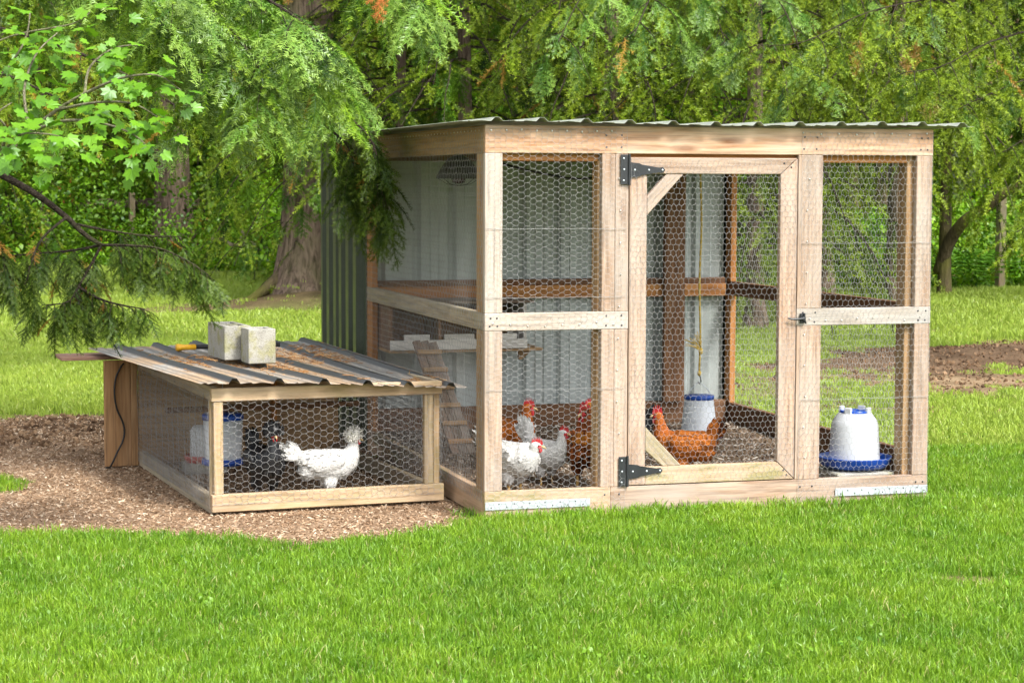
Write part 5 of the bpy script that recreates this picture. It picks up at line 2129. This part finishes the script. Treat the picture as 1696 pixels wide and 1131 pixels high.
# ---- near fir at the left: boughs over the pen and the coop corner
nf = thing('fir_tree', 'fir with blue green drooping boughs overhanging the coop from upper left', 'tree', (0, 0, 0))
trunk_mesh(9, .26, .12, (0, 0), 1.6, 14, 12, 650).obj('trunk', M['bark'], nf, smooth=True, loc=ground_at(-420, 13.5))
cl, wd = Cloud(), MB()
r = random.Random(651)
LIMBS = [
    # upper limbs reach right and droop; (path, secondaries, their length)
    ([(-420, -330, 13.5), (-100, -260, 12.6), (150, -150, 11.8), (340, -60, 11.2), (460, 10, 11.0), (535, 60, 10.9)], 24, .46),
    ([(-420, -380, 13.5), (-50, -320, 13), (250, -230, 12.4), (480, -130, 12), (620, -60, 11.8), (700, -15, 11.7)], 24, .30),
    ([(-420, -250, 13.5), (-100, -190, 12.4), (120, -110, 11.6), (300, -20, 11.1), (390, 60, 10.9), (440, 130, 10.8)], 24, .46),
    ([(-420, -260, 13.5), (0, -200, 13), (260, -90, 12.5), (410, 0, 12.1), (500, 70, 11.9), (550, 120, 11.8)], 24, .42),
    ([(-420, -200, 13.5), (-60, -130, 12.5), (160, -50, 11.8), (290, 50, 11.4), (350, 150, 11.2)], 20, .50),
    ([(-420, -300, 13.5), (-100, -250, 12.4), (60, -180, 11.4), (200, -110, 10.8), (290, -40, 10.5)], 20, .50),
    ([(-420, -230, 13.5), (0, -190, 13.4), (250, -70, 13.2), (420, 30, 13.0), (490, 110, 12.8), (525, 170, 12.6)], 22, .42),
]
for pts, ns, sl in LIMBS:
    limb(cl, wd, [at(*p) for p in pts], r, [0, 1, 2, 6, 7, 8, 6, 7, 8], ns, sl, 1.2, .018, .75, .22, [3, 4, 5], .30, .085, .0045)
wd.obj('limbs', M['bark_dark'], nf, smooth=True)['kind'] = 'stuff'
cl.build('crown', nf, SP_BLUE + SP_HANG + SP_NEAR)

# same tree's low bough at the shelter corner, shade painted in by dark needles
cl, wd = Cloud(), MB()
for pts, ns, sl in (
    ([at(430, 130, 12.2), at(540, 170, 11.9), at(590, 205, 11.75), at(618, 240, 11.7), at(632, 300, 11.7), at(640, 345, 11.7)], 16, .22),
    ([at(470, 160, 12.6), at(540, 210, 12.2), at(580, 250, 12.0), at(590, 320, 12.0)], 12, .26),
):
    limb(cl, wd, pts, r, 3, ns, sl, .85, .010, 1.4, .8, [0, 1, 2], .40, .07, .004)
wd.obj('low_limb', M['bark_dark'], nf, smooth=True)['kind'] = 'stuff'
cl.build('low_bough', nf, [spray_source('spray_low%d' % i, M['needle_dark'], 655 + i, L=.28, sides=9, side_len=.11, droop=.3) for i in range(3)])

# back layer of hanging foliage between the old trunk and the near boughs
hb = thing('fir_tree', 'shaded fir foliage hanging above the lawn left of the old trunk', 'tree', (0, 0, 0))
trunk_mesh(9, .24, .10, (0, 0), 1.5, 14, 12, 660).obj('trunk', M['bark'], hb, smooth=True, loc=ground_at(-330, 19))
cl, wd = Cloud(), MB()
r = random.Random(661)
for pts, ns, sl in (
    ([(-330, -60, 19), (-60, -30, 18.5), (150, 10, 18), (300, 60, 17.6), (400, 120, 17.4)], 22, .55),
    ([(-330, -20, 19), (-80, 30, 18.4), (80, 70, 17.8), (200, 120, 17.4), (290, 175, 17.2)], 20, .48),
    ([(-330, -100, 19), (0, -80, 19), (250, -20, 19), (420, 50, 19), (500, 120, 19), (530, 170, 19)], 24, .55),
    ([(-330, 40, 19), (-120, 80, 18), (0, 120, 17.4), (100, 165, 17)], 16, .40),
    ([(-330, -60, 19), (100, -30, 20), (330, 40, 20.5), (430, 110, 20.5), (470, 170, 20.5)], 20, .55),
):
    limb(cl, wd, [at(*p) for p in pts], r, 3, ns, sl, 1.3, .025, 1.0, .5, [3, 4, 5], .12, .12, .007)
wd.obj('limbs', M['bark_dark'], hb, smooth=True)['kind'] = 'stuff'
SP_BACK = [spray_source('spray_back%d' % i, needle_mat('fir_needles_back%d' % i, (.016, .052, .004), (.065, .155, .008), (.19, .31, .02), .04, .02), 670 + i, L=.36, sides=10, side_len=.15, nl=.038, nw=.0070, step=.011, droop=.35) for i in range(3)]
cl.build('crown', hb, SP_BACK + SP_RH)

# ---- bent bare branch with dark foliage in front, lower left
yw = thing('yew_branch', 'bent bare branch with dark hanging foliage over the lawn at left', 'branch', at(-60, 250, 9.6))
o0 = at(-60, 250, 9.6)


def rel(px, py, t):
    return at(px, py, t) - o0


cl, wd = Cloud(), MB()
r = random.Random(701)
mb = MB()
main = smooth_path([rel(-420, 40, 13.4), rel(-250, 130, 11.6), rel(-130, 205, 10.2), rel(-60, 250, 9.6), rel(0, 288, 9.6), (rel(60, 322, 9.6)), rel(110, 360, 9.6), rel(140, 388, 9.6), rel(168, 406, 9.6)], 5)
mb.tube(main, [.026 - .00042 * i for i in range(len(main))], 9)
mb.obj('bare_limb', M['bark_dark'], yw, smooth=True)
for pts, ns, sl, st in (
    ([(168, 406, 9.6), (215, 407, 9.55), (265, 412, 9.5), (310, 432, 9.45), (345, 455, 9.4)], 20, .20, .05),
    ([(168, 406, 9.6), (150, 440, 9.6), (130, 475, 9.55), (112, 500, 9.5), (70, 505, 9.4)], 20, .20, .15),
    ([(128, 372, 9.6), (180, 382, 9.7), (240, 390, 9.75), (300, 392, 9.8)], 12, .18, .35),
    ([(130, 475, 9.55), (165, 495, 9.5), (200, 505, 9.45), (240, 512, 9.4)], 10, .14, .1),
    ([(168, 406, 9.6), (120, 415, 9.8), (60, 420, 9.9), (0, 425, 10.0)], 12, .18, .1),
    ([(-250, 130, 11.6), (-140, 250, 10.2), (-60, 340, 9.2), (-25, 380, 9.2), (5, 420, 9.2), (15, 470, 9.2)], 14, .18, .55),
    ([(110, 360, 9.6), (70, 395, 9.4), (50, 440, 9.3), (45, 470, 9.3)], 9, .14, .3),
):
    limb(cl, wd, [rel(*p) for p in pts], r, 3, ns + 2, sl, .60, .0075, 1.25, .5, [0, 1, 2], st, .046, .0026)
wd.obj('twigs', M['bark_dark'], yw, smooth=True)['kind'] = 'stuff'
cl.build('foliage', yw, SP_DARK)


# ---- maple at upper left, its leaves one by one
def maple_leaf_mesh():
    pts = []
    for a, rr in ((-152, .40), (-122, .70), (-100, .58), (-74, .93), (-54, .68), (-36, 1.0), (-19, .74), (0, 1.15), (19, .74), (36, 1.0), (54, .68), (74, .93), (100, .58), (122, .70), (152, .40)):
        pts.append((rr * math.cos(R(a)), rr * math.sin(R(a))))
    V = [(-.12, 0, 0)] + [(x, y, -.10 * (x * x + y * y) + .10 * abs(y)) for x, y in pts]
    F = [(0, i, i + 1) for i in range(1, len(pts))]
    b = len(V)
    V += [(-.12, .012, 0), (-.12, -.012, 0), (-.75, 0, .02)]
    F.append((b, b + 2, b + 1))
    me_ = bpy.data.meshes.new('leaf')
    me_.from_pydata(V, [], F)
    a_ = me_.attributes.new('tip', 'FLOAT', 'POINT')
    a_.data.foreach_set('value', [.3] * len(V))
    me_.materials.append(M['leaf_maple'])
    return me_


mp = thing('maple_tree', 'young maple with fresh lime green leaves at upper left', 'tree', at(-60, 300, 9.2))
o0 = at(-60, 300, 9.2)
wd = MB()
r = random.Random(801)
twigs = []
MAPLE = [
    ([(-330, 560, 9.6), (-240, 440, 9.4), (-140, 350, 9.3), (-60, 300, 9.2), (0, 262, 9.2), (50, 218, 9.2), (95, 182, 9.15), (140, 155, 9.1)], .018),
    ([(50, 218, 9.2), (110, 200, 9.0), (170, 205, 8.9), (215, 220, 8.8), (240, 238, 8.75)], .008),
    ([(95, 182, 9.15), (160, 170, 9.0), (220, 172, 8.9), (262, 195, 8.85)], .007),
    ([(140, 155, 9.1), (200, 130, 9.0), (260, 125, 8.9), (300, 150, 8.85)], .007),
    ([(140, 155, 9.1), (150, 110, 9.2), (190, 80, 9.2), (235, 75, 9.2)], .007),
    ([(50, 218, 9.2), (40, 150, 9.3), (60, 90, 9.4), (95, 55, 9.5)], .008),
    ([(0, 262, 9.2), (10, 215, 9.0), (-5, 190, 8.9), (20, 170, 8.9)], .008),
    ([(0, 262, 9.2), (30, 225, 8.9), (75, 222, 8.8), (105, 228, 8.75)], .006),
    ([(-330, 560, 9.6), (-240, 400, 9.6), (-140, 280, 9.6), (-60, 200, 9.6), (0, 130, 9.6), (40, 70, 9.6), (50, 20, 9.6)], .010),
    ([(-330, 520, 9.6), (-280, 330, 9.7), (-180, 190, 9.8), (-60, 100, 9.8), (20, 60, 9.8), (120, 40, 9.8), (150, 20, 9.8)], .008),
]
for pts, rr in MAPLE:
    pth = [at(*p) - o0 for p in smooth_path([Vector(p) for p in pts], 5)]
    wd.tube(pth, [rr * (1 - .65 * i / (len(pth) - 1)) for i in range(len(pth))], 6, False)
    twigs.append(pth)
wd.obj('branches', M['bark_maple'], mp, smooth=True)['kind'] = 'stuff'
tr0 = ground_at(-335, 9.65) - o0
MB().tube(smooth_path([tr0 - Vector((0, 0, .1)), tr0 + Vector((.02, 0, .5)), at(-330, 560, 9.6) - o0, at(-325, 480, 9.6) - o0], 4), [.075 - .003 * i for i in range(13)], 10).obj('trunk', M['bark_maple'], mp, smooth=True)
LM = maple_leaf_mesh()
for ti, pth in enumerate(twigs):
    nl_ = 32 if ti else 8
    for k in range(nl_):
        lo = .62 if ti in (8, 9) else .25
        u = (lo + (1 - lo) * (k + r.random()) / nl_) if ti else (.75 + .25 * k / nl_)
        q = u * (len(pth) - 1)
        j = min(int(q), len(pth) - 2)
        p = pth[j].lerp(pth[j + 1], q - j)
        sz = r.uniform(.030, .054)
        d = Vector((r.uniform(-1, 1), r.uniform(-1, .4), r.uniform(-.9, .1))).normalized()
        up = (Vector((0, -.45, 1)) + Vector((r.gauss(0, .35), r.gauss(0, .35), r.gauss(0, .2)))).normalized()
        o = bpy.data.objects.new('leaf', LM)
        COL.objects.link(o)
        o.parent = mp
        o.location = p + d * (sz * .9 + r.uniform(.0, .17)) + Vector((0, 0, r.uniform(-.05, .05)))
        o.rotation_euler = frame_euler(d, up)
        o.scale = (sz, sz, sz)

# a lone dead orange spray high above the coop shelter
ds = thing('dead_twig', 'small dead orange fir twig hanging at the top above the coop', 'twig', at(628, -30, 11.5))
sp = spray_source('dead_spray', plain('dead_needles', (.50, .15, .03), .7), 901, L=.22, sides=8, side_len=.08)
dso = link('dead_spray', sp.data, None, ds, rot=frame_euler((.05, 0, -1), (0, -1, 0)))
